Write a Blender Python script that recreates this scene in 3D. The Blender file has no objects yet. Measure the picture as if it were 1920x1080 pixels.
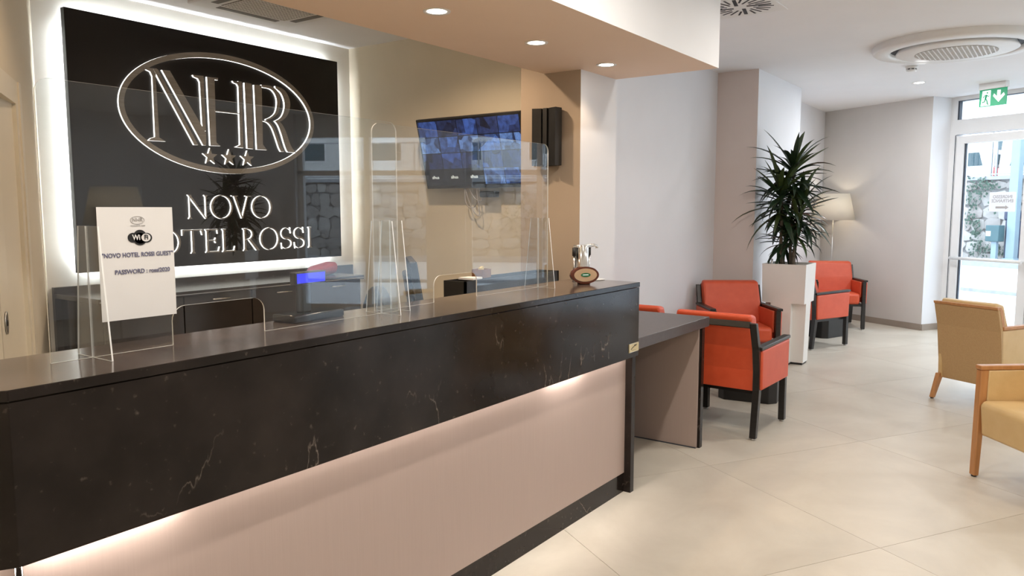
import bpy, bmesh, math, random
from mathutils import Vector, Matrix, Euler
random.seed(7)
R = math.radians
SC = bpy.context.scene
COL = SC.collection

# ------------------------------------------------------------------ camera, world, exposure
cam_d = bpy.data.cameras.new('camera'); cam = bpy.data.objects.new('camera', cam_d); COL.objects.link(cam)
cam_d.sensor_width = 36.0; cam_d.lens = 1440 * 36.0 / 1920; cam_d.clip_start = 0.05; cam_d.clip_end = 200
cam.location = (0, 0, 1.5); cam.rotation_euler = (R(90 - 5.868), 0, R(35.59 - 90))
SC.camera = cam
SC.view_settings.view_transform = 'Standard'; SC.view_settings.look = 'None'
SC.view_settings.gamma = 1.0; SC.view_settings.use_curve_mapping = False
SC.view_settings.exposure = 0.0
SC.cycles.use_denoising = True
SC.cycles.max_bounces = 10; SC.cycles.transparent_max_bounces = 24
SC.cycles.diffuse_bounces = 5; SC.cycles.glossy_bounces = 5; SC.cycles.transmission_bounces = 6
SC.cycles.caustics_reflective = False; SC.cycles.caustics_refractive = False
SC.cycles.sample_clamp_indirect = 6.0
wd = bpy.data.worlds.new('sky'); SC.world = wd; wd.use_nodes = True
bg = wd.node_tree.nodes['Background']
bg.inputs[0].default_value = (0.80, 0.89, 1.0, 1); bg.inputs[1].default_value = 6.0

WARM = (1.0, 0.74, 0.50); NEUT = (1.0, 0.92, 0.83); COOL = (0.97, 0.98, 1.0)
P_SOFFIT, P_LOUNGE, P_ROOM = 17.0, 27.0, 24.0
P_CLERK = 72.0
LED_SIGN, LED_DESK = 62.0, 270.0

# ------------------------------------------------------------------ material helpers
MATS = {}
def base(name):
    m = bpy.data.materials.new(name); m.use_nodes = True
    nt = m.node_tree; b = nt.nodes['Principled BSDF']
    MATS[name] = m
    return m, nt, b
def srgb(r, g, b):
    f = lambda c: (c / 255 / 12.92) if c / 255 <= 0.04045 else ((c / 255 + 0.055) / 1.055) ** 2.4
    return (f(r), f(g), f(b))
def pm(name, c1, c2=None, scale=8, rough=0.5, metal=0.0, bump=0.0, bscale=None, stretch=None, detail=4, spec=None, coords='Position'):
    """principled material, noise-mixed colours, optional noise bump"""
    m, nt, b = base(name)
    b.inputs['Roughness'].default_value = rough; b.inputs['Metallic'].default_value = metal
    if spec is not None: b.inputs['Specular IOR Level'].default_value = spec
    b.inputs['Base Color'].default_value = (*c1, 1)
    if coords == 'Position': src = nt.nodes.new('ShaderNodeNewGeometry').outputs['Position']
    else: src = nt.nodes.new('ShaderNodeTexCoord').outputs['Object']
    if stretch:
        mp = nt.nodes.new('ShaderNodeMapping'); mp.inputs['Scale'].default_value = stretch
        nt.links.new(src, mp.inputs['Vector']); src = mp.outputs[0]
    if c2 is not None:
        n = nt.nodes.new('ShaderNodeTexNoise'); n.inputs['Scale'].default_value = scale; n.inputs['Detail'].default_value = detail
        nt.links.new(src, n.inputs['Vector'])
        r = nt.nodes.new('ShaderNodeValToRGB')
        r.color_ramp.elements[0].position = 0.3; r.color_ramp.elements[1].position = 0.7
        r.color_ramp.elements[0].color = (*c1, 1); r.color_ramp.elements[1].color = (*c2, 1)
        nt.links.new(n.outputs['Fac'], r.inputs[0]); nt.links.new(r.outputs[0], b.inputs['Base Color'])
    if bump:
        n2 = nt.nodes.new('ShaderNodeTexNoise'); n2.inputs['Scale'].default_value = bscale or 60; n2.inputs['Detail'].default_value = 3
        nt.links.new(src, n2.inputs['Vector'])
        bp = nt.nodes.new('ShaderNodeBump'); bp.inputs['Strength'].default_value = bump; bp.inputs['Distance'].default_value = 0.01
        nt.links.new(n2.outputs['Fac'], bp.inputs['Height']); nt.links.new(bp.outputs[0], b.inputs['Normal'])
    return m
def em(name, col, s):
    m, nt, b = base(name)
    b.inputs['Base Color'].default_value = (0.8, 0.8, 0.8, 1)
    b.inputs['Emission Color'].default_value = (*col, 1); b.inputs['Emission Strength'].default_value = s
    return m
def glass(name, tint=(0.97, 0.98, 0.98), f0=0.05, k=0.95, rough=0.0):
    """thin clear sheet: see-through plus a Schlick mirror"""
    m, nt, b = base(name); nt.nodes.remove(b)
    lw = nt.nodes.new('ShaderNodeLayerWeight'); lw.inputs['Blend'].default_value = 0.5
    pw = nt.nodes.new('ShaderNodeMath'); pw.operation = 'POWER'; pw.inputs[1].default_value = 5.0
    ma = nt.nodes.new('ShaderNodeMath'); ma.operation = 'MULTIPLY_ADD'; ma.inputs[1].default_value = k; ma.inputs[2].default_value = f0
    t = nt.nodes.new('ShaderNodeBsdfTransparent'); t.inputs[0].default_value = (*tint, 1)
    g = nt.nodes.new('ShaderNodeBsdfGlossy'); g.inputs['Roughness'].default_value = rough
    mx = nt.nodes.new('ShaderNodeMixShader')
    nt.links.new(lw.outputs['Facing'], pw.inputs[0]); nt.links.new(pw.outputs[0], ma.inputs[0])
    nt.links.new(ma.outputs[0], mx.inputs[0]); nt.links.new(t.outputs[0], mx.inputs[1]); nt.links.new(g.outputs[0], mx.inputs[2])
    nt.links.new(mx.outputs[0], nt.nodes['Material Output'].inputs[0])
    return m

def marble(name='dark_marble', k=.75, spec=.20, rough=.13):
    m, nt, b = base(name)
    N = nt.nodes.new; L = nt.links.new
    pos = N('ShaderNodeNewGeometry').outputs['Position']
    b.inputs['Roughness'].default_value = rough; b.inputs['Specular IOR Level'].default_value = spec
    # mottled ground
    n0 = N('ShaderNodeTexNoise'); n0.inputs['Scale'].default_value = 5; n0.inputs['Detail'].default_value = 8; L(pos, n0.inputs['Vector'])
    r0 = N('ShaderNodeValToRGB'); r0.color_ramp.elements[0].position = .35; r0.color_ramp.elements[1].position = .75
    r0.color_ramp.elements[0].color = (0.016 * k, 0.0115 * k, 0.0095 * k, 1); r0.color_ramp.elements[1].color = (0.036 * k, 0.027 * k, 0.023 * k, 1)
    L(n0.outputs['Fac'], r0.inputs[0])
    # thin veins = |noise-0.5| small
    wv = N('ShaderNodeTexNoise'); wv.inputs['Scale'].default_value = 2.6; wv.inputs['Detail'].default_value = 8; wv.inputs['Distortion'].default_value = .1
    mp = N('ShaderNodeMapping'); mp.inputs['Rotation'].default_value = (0, 0.9, 0.4); mp.inputs['Scale'].default_value = (1.6, 1, .6)
    L(pos, mp.inputs['Vector']); L(mp.outputs[0], wv.inputs['Vector'])
    s = N('ShaderNodeMath'); s.operation = 'SUBTRACT'; s.inputs[1].default_value = .5; L(wv.outputs['Fac'], s.inputs[0])
    a = N('ShaderNodeMath'); a.operation = 'ABSOLUTE'; L(s.outputs[0], a.inputs[0])
    rv = N('ShaderNodeValToRGB'); rv.color_ramp.elements[0].position = 0.0; rv.color_ramp.elements[1].position = .0045
    rv.color_ramp.elements[0].color = (1, 1, 1, 1); rv.color_ramp.elements[1].color = (0, 0, 0, 1); L(a.outputs[0], rv.inputs[0])
    mk = N('ShaderNodeTexNoise'); mk.inputs['Scale'].default_value = 3.3; mk.inputs['Detail'].default_value = 5; L(pos, mk.inputs['Vector'])
    rk = N('ShaderNodeValToRGB'); rk.color_ramp.elements[0].position = .52; rk.color_ramp.elements[1].position = .66; L(mk.outputs['Fac'], rk.inputs[0])
    mv = N('ShaderNodeMath'); mv.operation = 'MULTIPLY'; L(rv.outputs[0], mv.inputs[0]); L(rk.outputs[0], mv.inputs[1])
    # fine pale specks
    sp = N('ShaderNodeTexNoise'); sp.inputs['Scale'].default_value = 40; sp.inputs['Detail'].default_value = 5; L(pos, sp.inputs['Vector'])
    rs = N('ShaderNodeValToRGB'); rs.color_ramp.elements[0].position = .645; rs.color_ramp.elements[1].position = .80; L(sp.outputs['Fac'], rs.inputs[0])
    sc = N('ShaderNodeMath'); sc.operation = 'MULTIPLY'; sc.inputs[1].default_value = .45; L(rs.outputs[0], sc.inputs[0])
    ad = N('ShaderNodeMath'); ad.operation = 'ADD'; ad.use_clamp = True; L(mv.outputs[0], ad.inputs[0]); L(sc.outputs[0], ad.inputs[1])
    mul = N('ShaderNodeMath'); mul.operation = 'MULTIPLY'; mul.inputs[1].default_value = .55; L(ad.outputs[0], mul.inputs[0])
    mx = N('ShaderNodeMixRGB'); mx.inputs[2].default_value = (0.33, 0.27, 0.22, 1)
    L(mul.outputs[0], mx.inputs[0]); L(r0.outputs[0], mx.inputs[1]); L(mx.outputs[0], b.inputs['Base Color'])
    return m
def tile_mat():
    m, nt, b = base('floor_tile')
    N = nt.nodes.new; L = nt.links.new
    pos = N('ShaderNodeNewGeometry').outputs['Position']
    oi = N('ShaderNodeObjectInfo')
    off = N('ShaderNodeVectorMath'); off.operation = 'SCALE'; L(oi.outputs['Random'], off.inputs['Scale']); off.inputs[0].default_value = (40, 17, 9)
    ad = N('ShaderNodeVectorMath'); L(pos, ad.inputs[0]); L(off.outputs[0], ad.inputs[1])
    n = N('ShaderNodeTexNoise'); n.inputs['Scale'].default_value = 1.7; n.inputs['Detail'].default_value = 9; n.inputs['Roughness'].default_value = .62; n.inputs['Distortion'].default_value = .5
    L(ad.outputs[0], n.inputs['Vector'])
    r = N('ShaderNodeValToRGB'); r.color_ramp.elements[0].position = .32; r.color_ramp.elements[1].position = .70
    r.color_ramp.elements[0].color = (0.50, 0.45, 0.375, 1); r.color_ramp.elements[1].color = (0.62, 0.57, 0.485, 1)
    L(n.outputs['Fac'], r.inputs[0]); L(r.outputs[0], b.inputs['Base Color'])
    rr = N('ShaderNodeMapRange'); rr.inputs['To Min'].default_value = .30; rr.inputs['To Max'].default_value = .46
    L(n.outputs['Fac'], rr.inputs['Value']); L(rr.outputs[0], b.inputs['Roughness'])
    b.inputs['Specular IOR Level'].default_value = .45
    return m

M_marble = marble(); M_marbletop = marble('lit_polished_marble', 3.6, 1.0, .15); MATS['lit_polished_marble'].node_tree.nodes['Principled BSDF'].inputs['IOR'].default_value = 2.0; M_tile = tile_mat()  # polished top: base colour lightened to carry the reflected light
M_grout = pm('grout', (0.40, 0.355, 0.30), (0.36, 0.32, 0.265), 30, .9)
M_pink = pm('rose_laminate', (0.43, 0.333, 0.292), (0.445, 0.345, 0.303), 5, .48, stretch=(50, 50, 1), detail=2)
M_cream = pm('cream_wall_paint', (0.70, 0.63, 0.50), (0.72, 0.65, 0.52), 4, .85, bump=.05, bscale=180)
M_backwall = pm('pale_back_wall_paint', (0.76, 0.73, 0.66), (0.78, 0.75, 0.68), 4, .85, bump=.05, bscale=180)
M_white = pm('white_wall_paint', (0.77, 0.775, 0.80), (0.79, 0.795, 0.82), 3, .8, bump=.05, bscale=160)
M_ceil = pm('white_ceiling_paint', (0.83, 0.835, 0.85), (0.85, 0.855, 0.87), 3, .85)
M_taupe = pm('taupe_wall_paint', (0.70, 0.615, 0.575), (0.72, 0.635, 0.595), 3, .8, bump=.06, bscale=140)
M_greige = pm('pale_greige_paint', (0.64, 0.615, 0.59), (0.66, 0.635, 0.61), 3, .8, bump=.05, bscale=160)
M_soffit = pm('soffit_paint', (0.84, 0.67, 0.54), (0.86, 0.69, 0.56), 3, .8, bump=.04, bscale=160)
M_pillar = pm('warm_pillar_paint', (0.44, 0.355, 0.275), (0.46, 0.375, 0.29), 3, .8, bump=.05, bscale=160)
M_skirt = pm('taupe_skirting_tile', (0.30, 0.25, 0.21), (0.34, 0.285, 0.24), 6, .5)
M_frame = pm('white_door_frame', (0.80, 0.80, 0.80), (0.82, 0.82, 0.82), 5, .35)
M_gasket = pm('dark_gasket', (0.03, 0.04, 0.06), (0.05, 0.06, 0.08), 20, .5)
M_casing = pm('cream_door_casing', (0.72, 0.66, 0.53), (0.74, 0.68, 0.55), 5, .4)
M_dark = pm('dark_gap', (0.012, 0.010, 0.009), (0.018, 0.015, 0.013), 10, .7)
M_glass = glass('clear_acrylic', f0=.055, k=.9)
M_pane = glass('window_pane', tint=(0.93, 0.96, 0.97), f0=.04)
M_edge = pm('acrylic_edge_light', (0.85, 0.86, 0.84), (0.95, 0.95, 0.93), 30, .25)  # white edge colour stands in for light gathered in the clear sheet
M_paper = pm('paper', (0.78, 0.76, 0.745), (0.80, 0.78, 0.765), 12, .8)
def thin_paper():
    m, nt, b = base('backlit_paper'); nt.nodes.remove(b)
    d = nt.nodes.new('ShaderNodeBsdfDiffuse'); t = nt.nodes.new('ShaderNodeBsdfTranslucent'); n = nt.nodes.new('ShaderNodeTexNoise'); r = nt.nodes.new('ShaderNodeValToRGB')
    n.inputs['Scale'].default_value = 60; r.color_ramp.elements[0].color = (.80, .79, .80, 1); r.color_ramp.elements[1].color = (.86, .85, .86, 1)
    mx = nt.nodes.new('ShaderNodeMixShader'); mx.inputs[0].default_value = .5
    nt.links.new(n.outputs['Fac'], r.inputs[0]); nt.links.new(r.outputs[0], d.inputs[0]); nt.links.new(r.outputs[0], t.inputs[0])
    nt.links.new(d.outputs[0], mx.inputs[1]); nt.links.new(t.outputs[0], mx.inputs[2]); nt.links.new(mx.outputs[0], nt.nodes['Material Output'].inputs[0])
    return m
M_thinpaper = thin_paper()
M_inkblue = pm('blue_grey_ink', (0.13, 0.13, 0.22), (0.15, 0.15, 0.24), 40, .8)
M_inkblack = pm('black_ink', (0.015, 0.015, 0.015), (0.02, 0.02, 0.02), 40, .8)
M_inkgrey = pm('grey_ink', (0.42, 0.40, 0.39), (0.46, 0.44, 0.43), 40, .8)
M_signblack = pm('black_sign_panel', (0.006, 0.005, 0.004), (0.010, 0.008, 0.007), 2, .30, spec=.28)
M_signface = pm('brushed_letter_face', (0.23, 0.21, 0.185), (0.32, 0.295, 0.26), 3, .5, metal=.35, stretch=(2, 2, 40))
M_lettering = em('lit_letter_edge', (1.0, 0.98, 0.94), 2.6)
M_led = em('led_tape_cool', (0.90, 0.96, 1.0), LED_SIGN)
M_led2 = em('led_tape_desk', (1.0, 0.93, 0.86), LED_DESK)
M_led3 = em('led_tape_desk_dim', (1.0, 0.91, 0.82), LED_DESK * .28)
M_lamp = em('downlight_disc', (1.0, 0.93, 0.82), 14.0)
M_lampring = pm('white_lamp_ring', (0.8, 0.8, 0.79), (0.82, 0.82, 0.81), 10, .4)
M_cab = pm('dark_glossy_laminate', (0.030, 0.024, 0.020), (0.038, 0.030, 0.025), 3, .16)
M_chrome = pm('chrome', (0.80, 0.79, 0.77), (0.84, 0.83, 0.81), 5, .10, metal=1)
M_steel = pm('satin_steel', (0.55, 0.54, 0.52), (0.60, 0.59, 0.57), 8, .35, metal=1)
M_black = pm('black_plastic', (0.012, 0.011, 0.011), (0.018, 0.017, 0.016), 10, .45)
M_blackgloss = pm('black_gloss_plastic', (0.010, 0.010, 0.011), (0.014, 0.014, 0.015), 10, .15)
M_blackwood = pm('black_stained_wood', (0.014, 0.012, 0.011), (0.022, 0.019, 0.017), 12, .32, stretch=(1, 1, 8))
M_orange = pm('orange_leatherette', (0.60, 0.080, 0.028), (0.65, 0.095, 0.036), 14, .42, bump=.10, bscale=260, coords='Object')
M_creamleather = pm('tan_cream_leatherette', (0.66, 0.46, 0.215), (0.70, 0.50, 0.245), 14, .40, bump=.10, bscale=260, coords='Object')
M_creamback = pm('tan_woven_back', (0.48, 0.31, 0.145), (0.53, 0.35, 0.17), 90, .7, bump=.2, bscale=300, coords='Object')
M_oak = pm('orange_beech_wood', (0.46, 0.21, 0.075), (0.56, 0.275, 0.11), 5, .35, stretch=(8, 8, .8), coords='Object')
M_planter = pm('white_gloss_planter', (0.80, 0.775, 0.74), (0.82, 0.795, 0.76), 6, .28)
M_soil = pm('potting_soil', (0.02, 0.014, 0.010), (0.045, 0.033, 0.024), 60, .95, bump=.6, bscale=120)
M_leaf = pm('dark_strap_leaf', (0.008, 0.022, 0.010), (0.020, 0.045, 0.016), 30, .38, coords='Object')
M_leaf2 = pm('olive_strap_leaf', (0.030, 0.058, 0.014), (0.055, 0.082, 0.022), 30, .4, coords='Object')
M_cane = pm('grey_brown_cane', (0.10, 0.075, 0.05), (0.17, 0.135, 0.10), 40, .8, bump=.4, bscale=80)
M_red = pm('red_pouch_cloth', (0.42, 0.035, 0.035), (0.52, 0.05, 0.045), 30, .6, bump=.3, bscale=60)
M_brass = pm('brass_plate', (0.66, 0.53, 0.27), (0.74, 0.62, 0.35), 30, .30, metal=.6)
M_browngloss = pm('glossy_red_brown_wood', (0.09, 0.022, 0.010), (0.13, 0.034, 0.014), 10, .12)
M_tanface = pm('tan_plaque_face', (0.50, 0.33, 0.19), (0.56, 0.385, 0.235), 18, .5)
M_green = pm('green_badge', (0.02, 0.13, 0.05), (0.03, 0.17, 0.07), 30, .4)
M_basket = pm('brown_box_wood', (0.20, 0.085, 0.035), (0.27, 0.125, 0.055), 20, .6)
M_yellow = pm('yellow_packets', (0.62, 0.46, 0.14), (0.72, 0.56, 0.2), 25, .6)
M_shade = None
M_concrete = pm('pale_street_asphalt', (0.50, 0.52, 0.54), (0.58, 0.60, 0.62), 3, .9, bump=.2, bscale=60)
M_kerb = pm('grey_kerb_stone', (0.26, 0.27, 0.29), (0.33, 0.34, 0.36), 8, .9)
M_mortar = pm('stone_wall_mortar', (0.19, 0.185, 0.185), (0.23, 0.225, 0.225), 8, .95)
M_stone = [pm('limestone_%d' % i, c, tuple(x * 1.18 for x in c), 7, .9, bump=.5, bscale=22) for i, c in enumerate([(0.29, 0.275, 0.26), (0.24, 0.225, 0.215), (0.34, 0.325, 0.31), (0.26, 0.235, 0.22)])]
M_ivy = pm('wall_ivy_leaf', (0.045, 0.085, 0.065), (0.075, 0.125, 0.095), 20, .9)
M_carwhite = pm('white_car_paint', (0.78, 0.79, 0.80), (0.80, 0.81, 0.82), 5, .25)
M_carglass = pm('car_window_tint', (0.03, 0.07, 0.085), (0.05, 0.095, 0.115), 4, .08)
M_wire = pm('dull_wire', (0.10, 0.12, 0.13), (0.14, 0.16, 0.17), 20, .7)
M_tyre = pm('tyre_rubber', (0.02, 0.02, 0.021), (0.028, 0.028, 0.03), 30, .8)
M_tail = pm('red_tail_lens', (0.45, 0.03, 0.03), (0.52, 0.04, 0.04), 20, .2)
M_house = pm('white_render', (0.72, 0.72, 0.71), (0.76, 0.76, 0.75), 2, .9)
M_galv = pm('galvanised_steel', (0.30, 0.32, 0.34), (0.36, 0.38, 0.40), 10, .5, metal=.3)
M_paleblue = pm('pale_blue_grey_paint', (0.20, 0.275, 0.33), (0.22, 0.295, 0.35), 5, .5)
M_darkblue = pm('dark_blue_plastic', (0.016, 0.028, 0.07), (0.022, 0.036, 0.085), 8, .5)
M_teal = pm('teal_green_box_paint', (0.03, 0.085, 0.10), (0.04, 0.10, 0.115), 8, .5)
M_exitgreen = em('exit_green', (0.0, 0.30, 0.13), 0.35); MATS['exit_green'].node_tree.nodes['Principled BSDF'].inputs['Base Color'].default_value = (0.0, 0.26, 0.11, 1)
M_exitwhite = em('exit_white', (0.9, 1.0, 0.95), 0.7)
M_bluescreen = em('blue_display', (0.02, 0.03, 1.0), 1.1); MATS['blue_display'].node_tree.nodes['Principled BSDF'].inputs['Base Color'].default_value = (.01, .01, .05, 1)
M_acslot = pm('air_slot_dark', (0.022, 0.024, 0.03), (0.03, 0.032, 0.04), 20, .6)
M_acgrey = pm('grille_grey_back', (0.17, 0.16, 0.145), (0.2, 0.19, 0.175), 20, .7)
M_acwhite = pm('cassette_white', (0.78, 0.78, 0.77), (0.80, 0.80, 0.79), 8, .4)
M_acgrill = pm('pale_grille_back', (0.46, 0.47, 0.48), (0.50, 0.51, 0.52), 20, .6)

def shade_mat():
    m, nt, b = base('lampshade_fabric')
    nt.nodes.remove(b)
    d = nt.nodes.new('ShaderNodeBsdfDiffuse'); d.inputs[0].default_value = (0.86, 0.82, 0.74, 1)
    t = nt.nodes.new('ShaderNodeBsdfTranslucent'); t.inputs[0].default_value = (0.86, 0.82, 0.74, 1)
    n = nt.nodes.new('ShaderNodeTexNoise'); n.inputs['Scale'].default_value = 120
    mx = nt.nodes.new('ShaderNodeMixShader'); mx.inputs[0].default_value = .45
    bp = nt.nodes.new('ShaderNodeBump'); bp.inputs['Strength'].default_value = .1
    nt.links.new(n.outputs['Fac'], bp.inputs['Height']); nt.links.new(bp.outputs[0], d.inputs['Normal'])
    nt.links.new(d.outputs[0], mx.inputs[1]); nt.links.new(t.outputs[0], mx.inputs[2])
    nt.links.new(mx.outputs[0], nt.nodes['Material Output'].inputs[0])
    return m
M_shade = shade_mat()

# ------------------------------------------------------------------ mesh builder
class B:
    def __init__(s): s.bm = bmesh.new(); s.mi = 0
    def m(s, i): s.mi = i; return s
    def _fin(s, faces):
        for f in faces: f.material_index = s.mi
    def box(s, x0, x1, y0, y1, z0, z1, mat=None, bev=0, seg=2):
        vs = [s.bm.verts.new(c) for c in ((x0, y0, z0), (x1, y0, z0), (x1, y1, z0), (x0, y1, z0), (x0, y0, z1), (x1, y0, z1), (x1, y1, z1), (x0, y1, z1))]
        if mat is not None:
            for v in vs: v.co = mat @ v.co
        fs = [s.bm.faces.new([vs[i] for i in q]) for q in ((0, 3, 2, 1), (4, 5, 6, 7), (0, 1, 5, 4), (1, 2, 6, 5), (2, 3, 7, 6), (3, 0, 4, 7))]
        s._fin(fs)
        if bev: s.bevel(fs, bev, seg)
        return fs
    def bevel(s, fs, bev, seg=2):
        es = list({e for f in fs for e in f.edges})
        r = bmesh.ops.bevel(s.bm, geom=es, offset=bev, segments=seg, affect='EDGES', profile=.5, clamp_overlap=True)
        s._fin(r['faces'])
        if seg > 1:
            for f in r['faces']: f.smooth = True
    def hexa(s, bot, top, bev=0, seg=2):
        """prism from bottom and top point loops (same length, counter-clockwise from above)"""
        vb = [s.bm.verts.new(p) for p in bot]; vt = [s.bm.verts.new(p) for p in top]
        n = len(vb); fs = [s.bm.faces.new(vb[::-1]), s.bm.faces.new(vt)]
        for i in range(n):
            j = (i + 1) % n; fs.append(s.bm.faces.new((vb[i], vb[j], vt[j], vt[i])))
        s._fin(fs)
        if bev: s.bevel(fs, bev, seg)
        return fs
    def poly_z(s, pts, z0, z1, bev=0, seg=2): return s.hexa([(x, y, z0) for x, y in pts], [(x, y, z1) for x, y in pts], bev, seg)
    def poly_y(s, pts, y0, y1, bev=0, seg=2):   # pts in (x,z); y0 = front
        return s.hexa([(x, y1, z) for x, z in pts], [(x, y0, z) for x, z in pts], bev, seg)
    def prof_y(s, prof, y0, y1, bev=0, seg=2): return s.poly_y(prof, y0, y1, bev, seg)
    def cyl(s, p0, p1, r0, r1=None, n=16, cap=True, smooth=True):
        r1 = r0 if r1 is None else r1
        p0 = Vector(p0); p1 = Vector(p1); d = (p1 - p0).normalized()
        a = d.orthogonal().normalized(); c = d.cross(a)
        A = [s.bm.verts.new(p0 + (a * math.cos(2 * math.pi * i / n) + c * math.sin(2 * math.pi * i / n)) * r0) for i in range(n)]
        Bv = [s.bm.verts.new(p1 + (a * math.cos(2 * math.pi * i / n) + c * math.sin(2 * math.pi * i / n)) * r1) for i in range(n)]
        fs = []
        for i in range(n):
            j = (i + 1) % n; f = s.bm.faces.new((A[i], A[j], Bv[j], Bv[i])); f.smooth = smooth; fs.append(f)
        if cap: fs += [s.bm.faces.new(A[::-1]), s.bm.faces.new(Bv)]
        s._fin(fs); return fs
    def lathe(s, prof, n=32, c=(0, 0), smooth=True, closed=False):
        """prof = [(r,z)...] revolved about z"""
        rings = []
        for r, z in prof:
            if r < 1e-6: rings.append([s.bm.verts.new((c[0], c[1], z))])
            else: rings.append([s.bm.verts.new((c[0] + r * math.cos(2 * math.pi * i / n), c[1] + r * math.sin(2 * math.pi * i / n), z)) for i in range(n)])
        fs = []
        pairs = list(zip(rings, rings[1:])) + ([(rings[-1], rings[0])] if closed else [])
        for a, b in pairs:
            for i in range(n):
                j = (i + 1) % n
                if len(a) == 1 and len(b) == 1: continue
                if len(a) == 1: q = (a[0], b[j], b[i])
                elif len(b) == 1: q = (a[i], a[j], b[0])
                else: q = (a[i], a[j], b[j], b[i])
                f = s.bm.faces.new(q); f.smooth = smooth; fs.append(f)
        s._fin(fs); return fs
    def tube(s, pts, r, n=8, taper=None):
        pts = [Vector(p) for p in pts]; rings = []
        up = None
        for i, p in enumerate(pts):
            d = (pts[min(i + 1, len(pts) - 1)] - pts[max(i - 1, 0)]).normalized()
            if up is None: up = d.orthogonal().normalized()
            a = (up - d * up.dot(d)).normalized(); c = d.cross(a); up = a
            rr = r if taper is None else r * taper[i]
            rings.append([s.bm.verts.new(p + (a * math.cos(2 * math.pi * k / n) + c * math.sin(2 * math.pi * k / n)) * rr) for k in range(n)])
        fs = []
        for a, b in zip(rings, rings[1:]):
            for k in range(n):
                f = s.bm.faces.new((a[k], a[(k + 1) % n], b[(k + 1) % n], b[k])); f.smooth = True; fs.append(f)
        fs += [s.bm.faces.new(rings[0][::-1]), s.bm.faces.new(rings[-1])]
        s._fin(fs); return fs
    def strip(s, A, Bp, y0, y1, closed=False, face=0, side=1):
        """extruded ribbon between two (x,z) polylines; front at y0"""
        n = len(A)
        fa = [s.bm.verts.new((x, y0, z)) for x, z in A]; fb = [s.bm.verts.new((x, y0, z)) for x, z in Bp]
        ba = [s.bm.verts.new((x, y1, z)) for x, z in A]; bb = [s.bm.verts.new((x, y1, z)) for x, z in Bp]
        rng = range(n) if closed else range(n - 1)
        for i in rng:
            j = (i + 1) % n
            f = s.bm.faces.new((fa[i], fa[j], fb[j], fb[i])); f.material_index = face
            for q in ((fa[j], fa[i], ba[i], ba[j]), (fb[i], fb[j], bb[j], bb[i])):
                f = s.bm.faces.new(q); f.material_index = side
        if not closed:
            for q in ((fa[0], fb[0], bb[0], ba[0]), (fb[-1], fa[-1], ba[-1], bb[-1])):
                f = s.bm.faces.new(q); f.material_index = side
    def polyl(s, pts, y0, y1, face=0, side=1):
        """letter piece: polygon in (x,z), front at y0 with its own side material"""
        fr = [s.bm.verts.new((x, y0, z)) for x, z in pts]; bk = [s.bm.verts.new((x, y1, z)) for x, z in pts]
        f = s.bm.faces.new(fr); f.material_index = face
        n = len(pts)
        for i in range(n):
            j = (i + 1) % n
            f = s.bm.faces.new((fr[j], fr[i], bk[i], bk[j])); f.material_index = side
    def done(s, name, mats, parent=None, loc=None, rot=None, fixn=True):
        if fixn: bmesh.ops.recalc_face_normals(s.bm, faces=s.bm.faces)
        me = bpy.data.meshes.new(name); s.bm.to_mesh(me); s.bm.free()
        for m in (mats if isinstance(mats, (list, tuple)) else [mats]): me.materials.append(m)
        return link(name, me, parent, loc, rot)
def link(name, me, parent=None, loc=None, rot=None):
    o = bpy.data.objects.new(name, me); COL.objects.link(o)
    if parent: o.parent = parent
    if loc is not None: o.location = loc
    if rot is not None: o.rotation_euler = rot
    return o
def tag(o, label, cat, group=None):
    o['label'] = label; o['category'] = cat
    if group: o['group'] = group
    return o
def thing(name, label, cat, loc=(0, 0, 0), rz=0, group=None):
    o = bpy.data.objects.new(name, None); COL.objects.link(o); o.location = loc; o.rotation_euler = (0, 0, rz)
    return tag(o, label, cat, group)
def struct(o): o['kind'] = 'structure'; return o
def stuff(o): o['kind'] = 'stuff'; return o
def dup(root, loc, rz, label, group=None):
    r = root.copy(); COL.objects.link(r); r.location = loc; r.rotation_euler = (0, 0, rz); r['label'] = label
    if group: r['group'] = group
    for ch in list(root.children):
        c = ch.copy(); COL.objects.link(c); c.parent = r
        for g in list(ch.children):
            d = g.copy(); COL.objects.link(d); d.parent = c
    return r
def text(name, body, size, mat, parent, loc, rot, align='CENTER', ext=.0004, sx=1.0, shear=0.0, mirror=False, bold=0.0):
    cu = bpy.data.curves.new(name, 'FONT'); cu.body = body; cu.size = size; cu.align_x = align; cu.align_y = 'CENTER'
    cu.extrude = ext; cu.shear = shear; cu.offset = bold; cu.resolution_u = 4
    t = bpy.data.objects.new('tmp', cu); COL.objects.link(t)
    bpy.context.view_layer.update()
    me = bpy.data.meshes.new_from_object(t.evaluated_get(bpy.context.evaluated_depsgraph_get()))
    bpy.data.objects.remove(t); me.materials.clear(); me.materials.append(mat)
    for v in me.vertices:
        v.co.x *= -sx if mirror else sx
    me.name = name
    return link(name, me, parent, loc, rot)
def arc(cx, cz, rx, rz, a0, a1, n): return [(cx + rx * math.cos(R(a0 + (a1 - a0) * i / n)), cz + rz * math.sin(R(a0 + (a1 - a0) * i / n))) for i in range(n + 1)]

A30 = R(-30)
E1 = Vector((math.cos(A30), math.sin(A30))); E2 = Vector((-E1.y, E1.x))
CEIL = 2.85
def seg_box(b, p0, p1, z0, z1, th, side=1):
    """upright slab from p0 to p1 (xy), thickness th to the left (side=1) or right (-1)"""
    p0 = Vector(p0); p1 = Vector(p1); d = (p1 - p0).normalized(); n = Vector((-d.y, d.x)) * th * side
    pts = [p0, p1, p1 + n, p0 + n]
    if side < 0: pts = pts[::-1]
    b.poly_z([(p.x, p.y) for p in pts], z0, z1)
    return b

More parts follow.
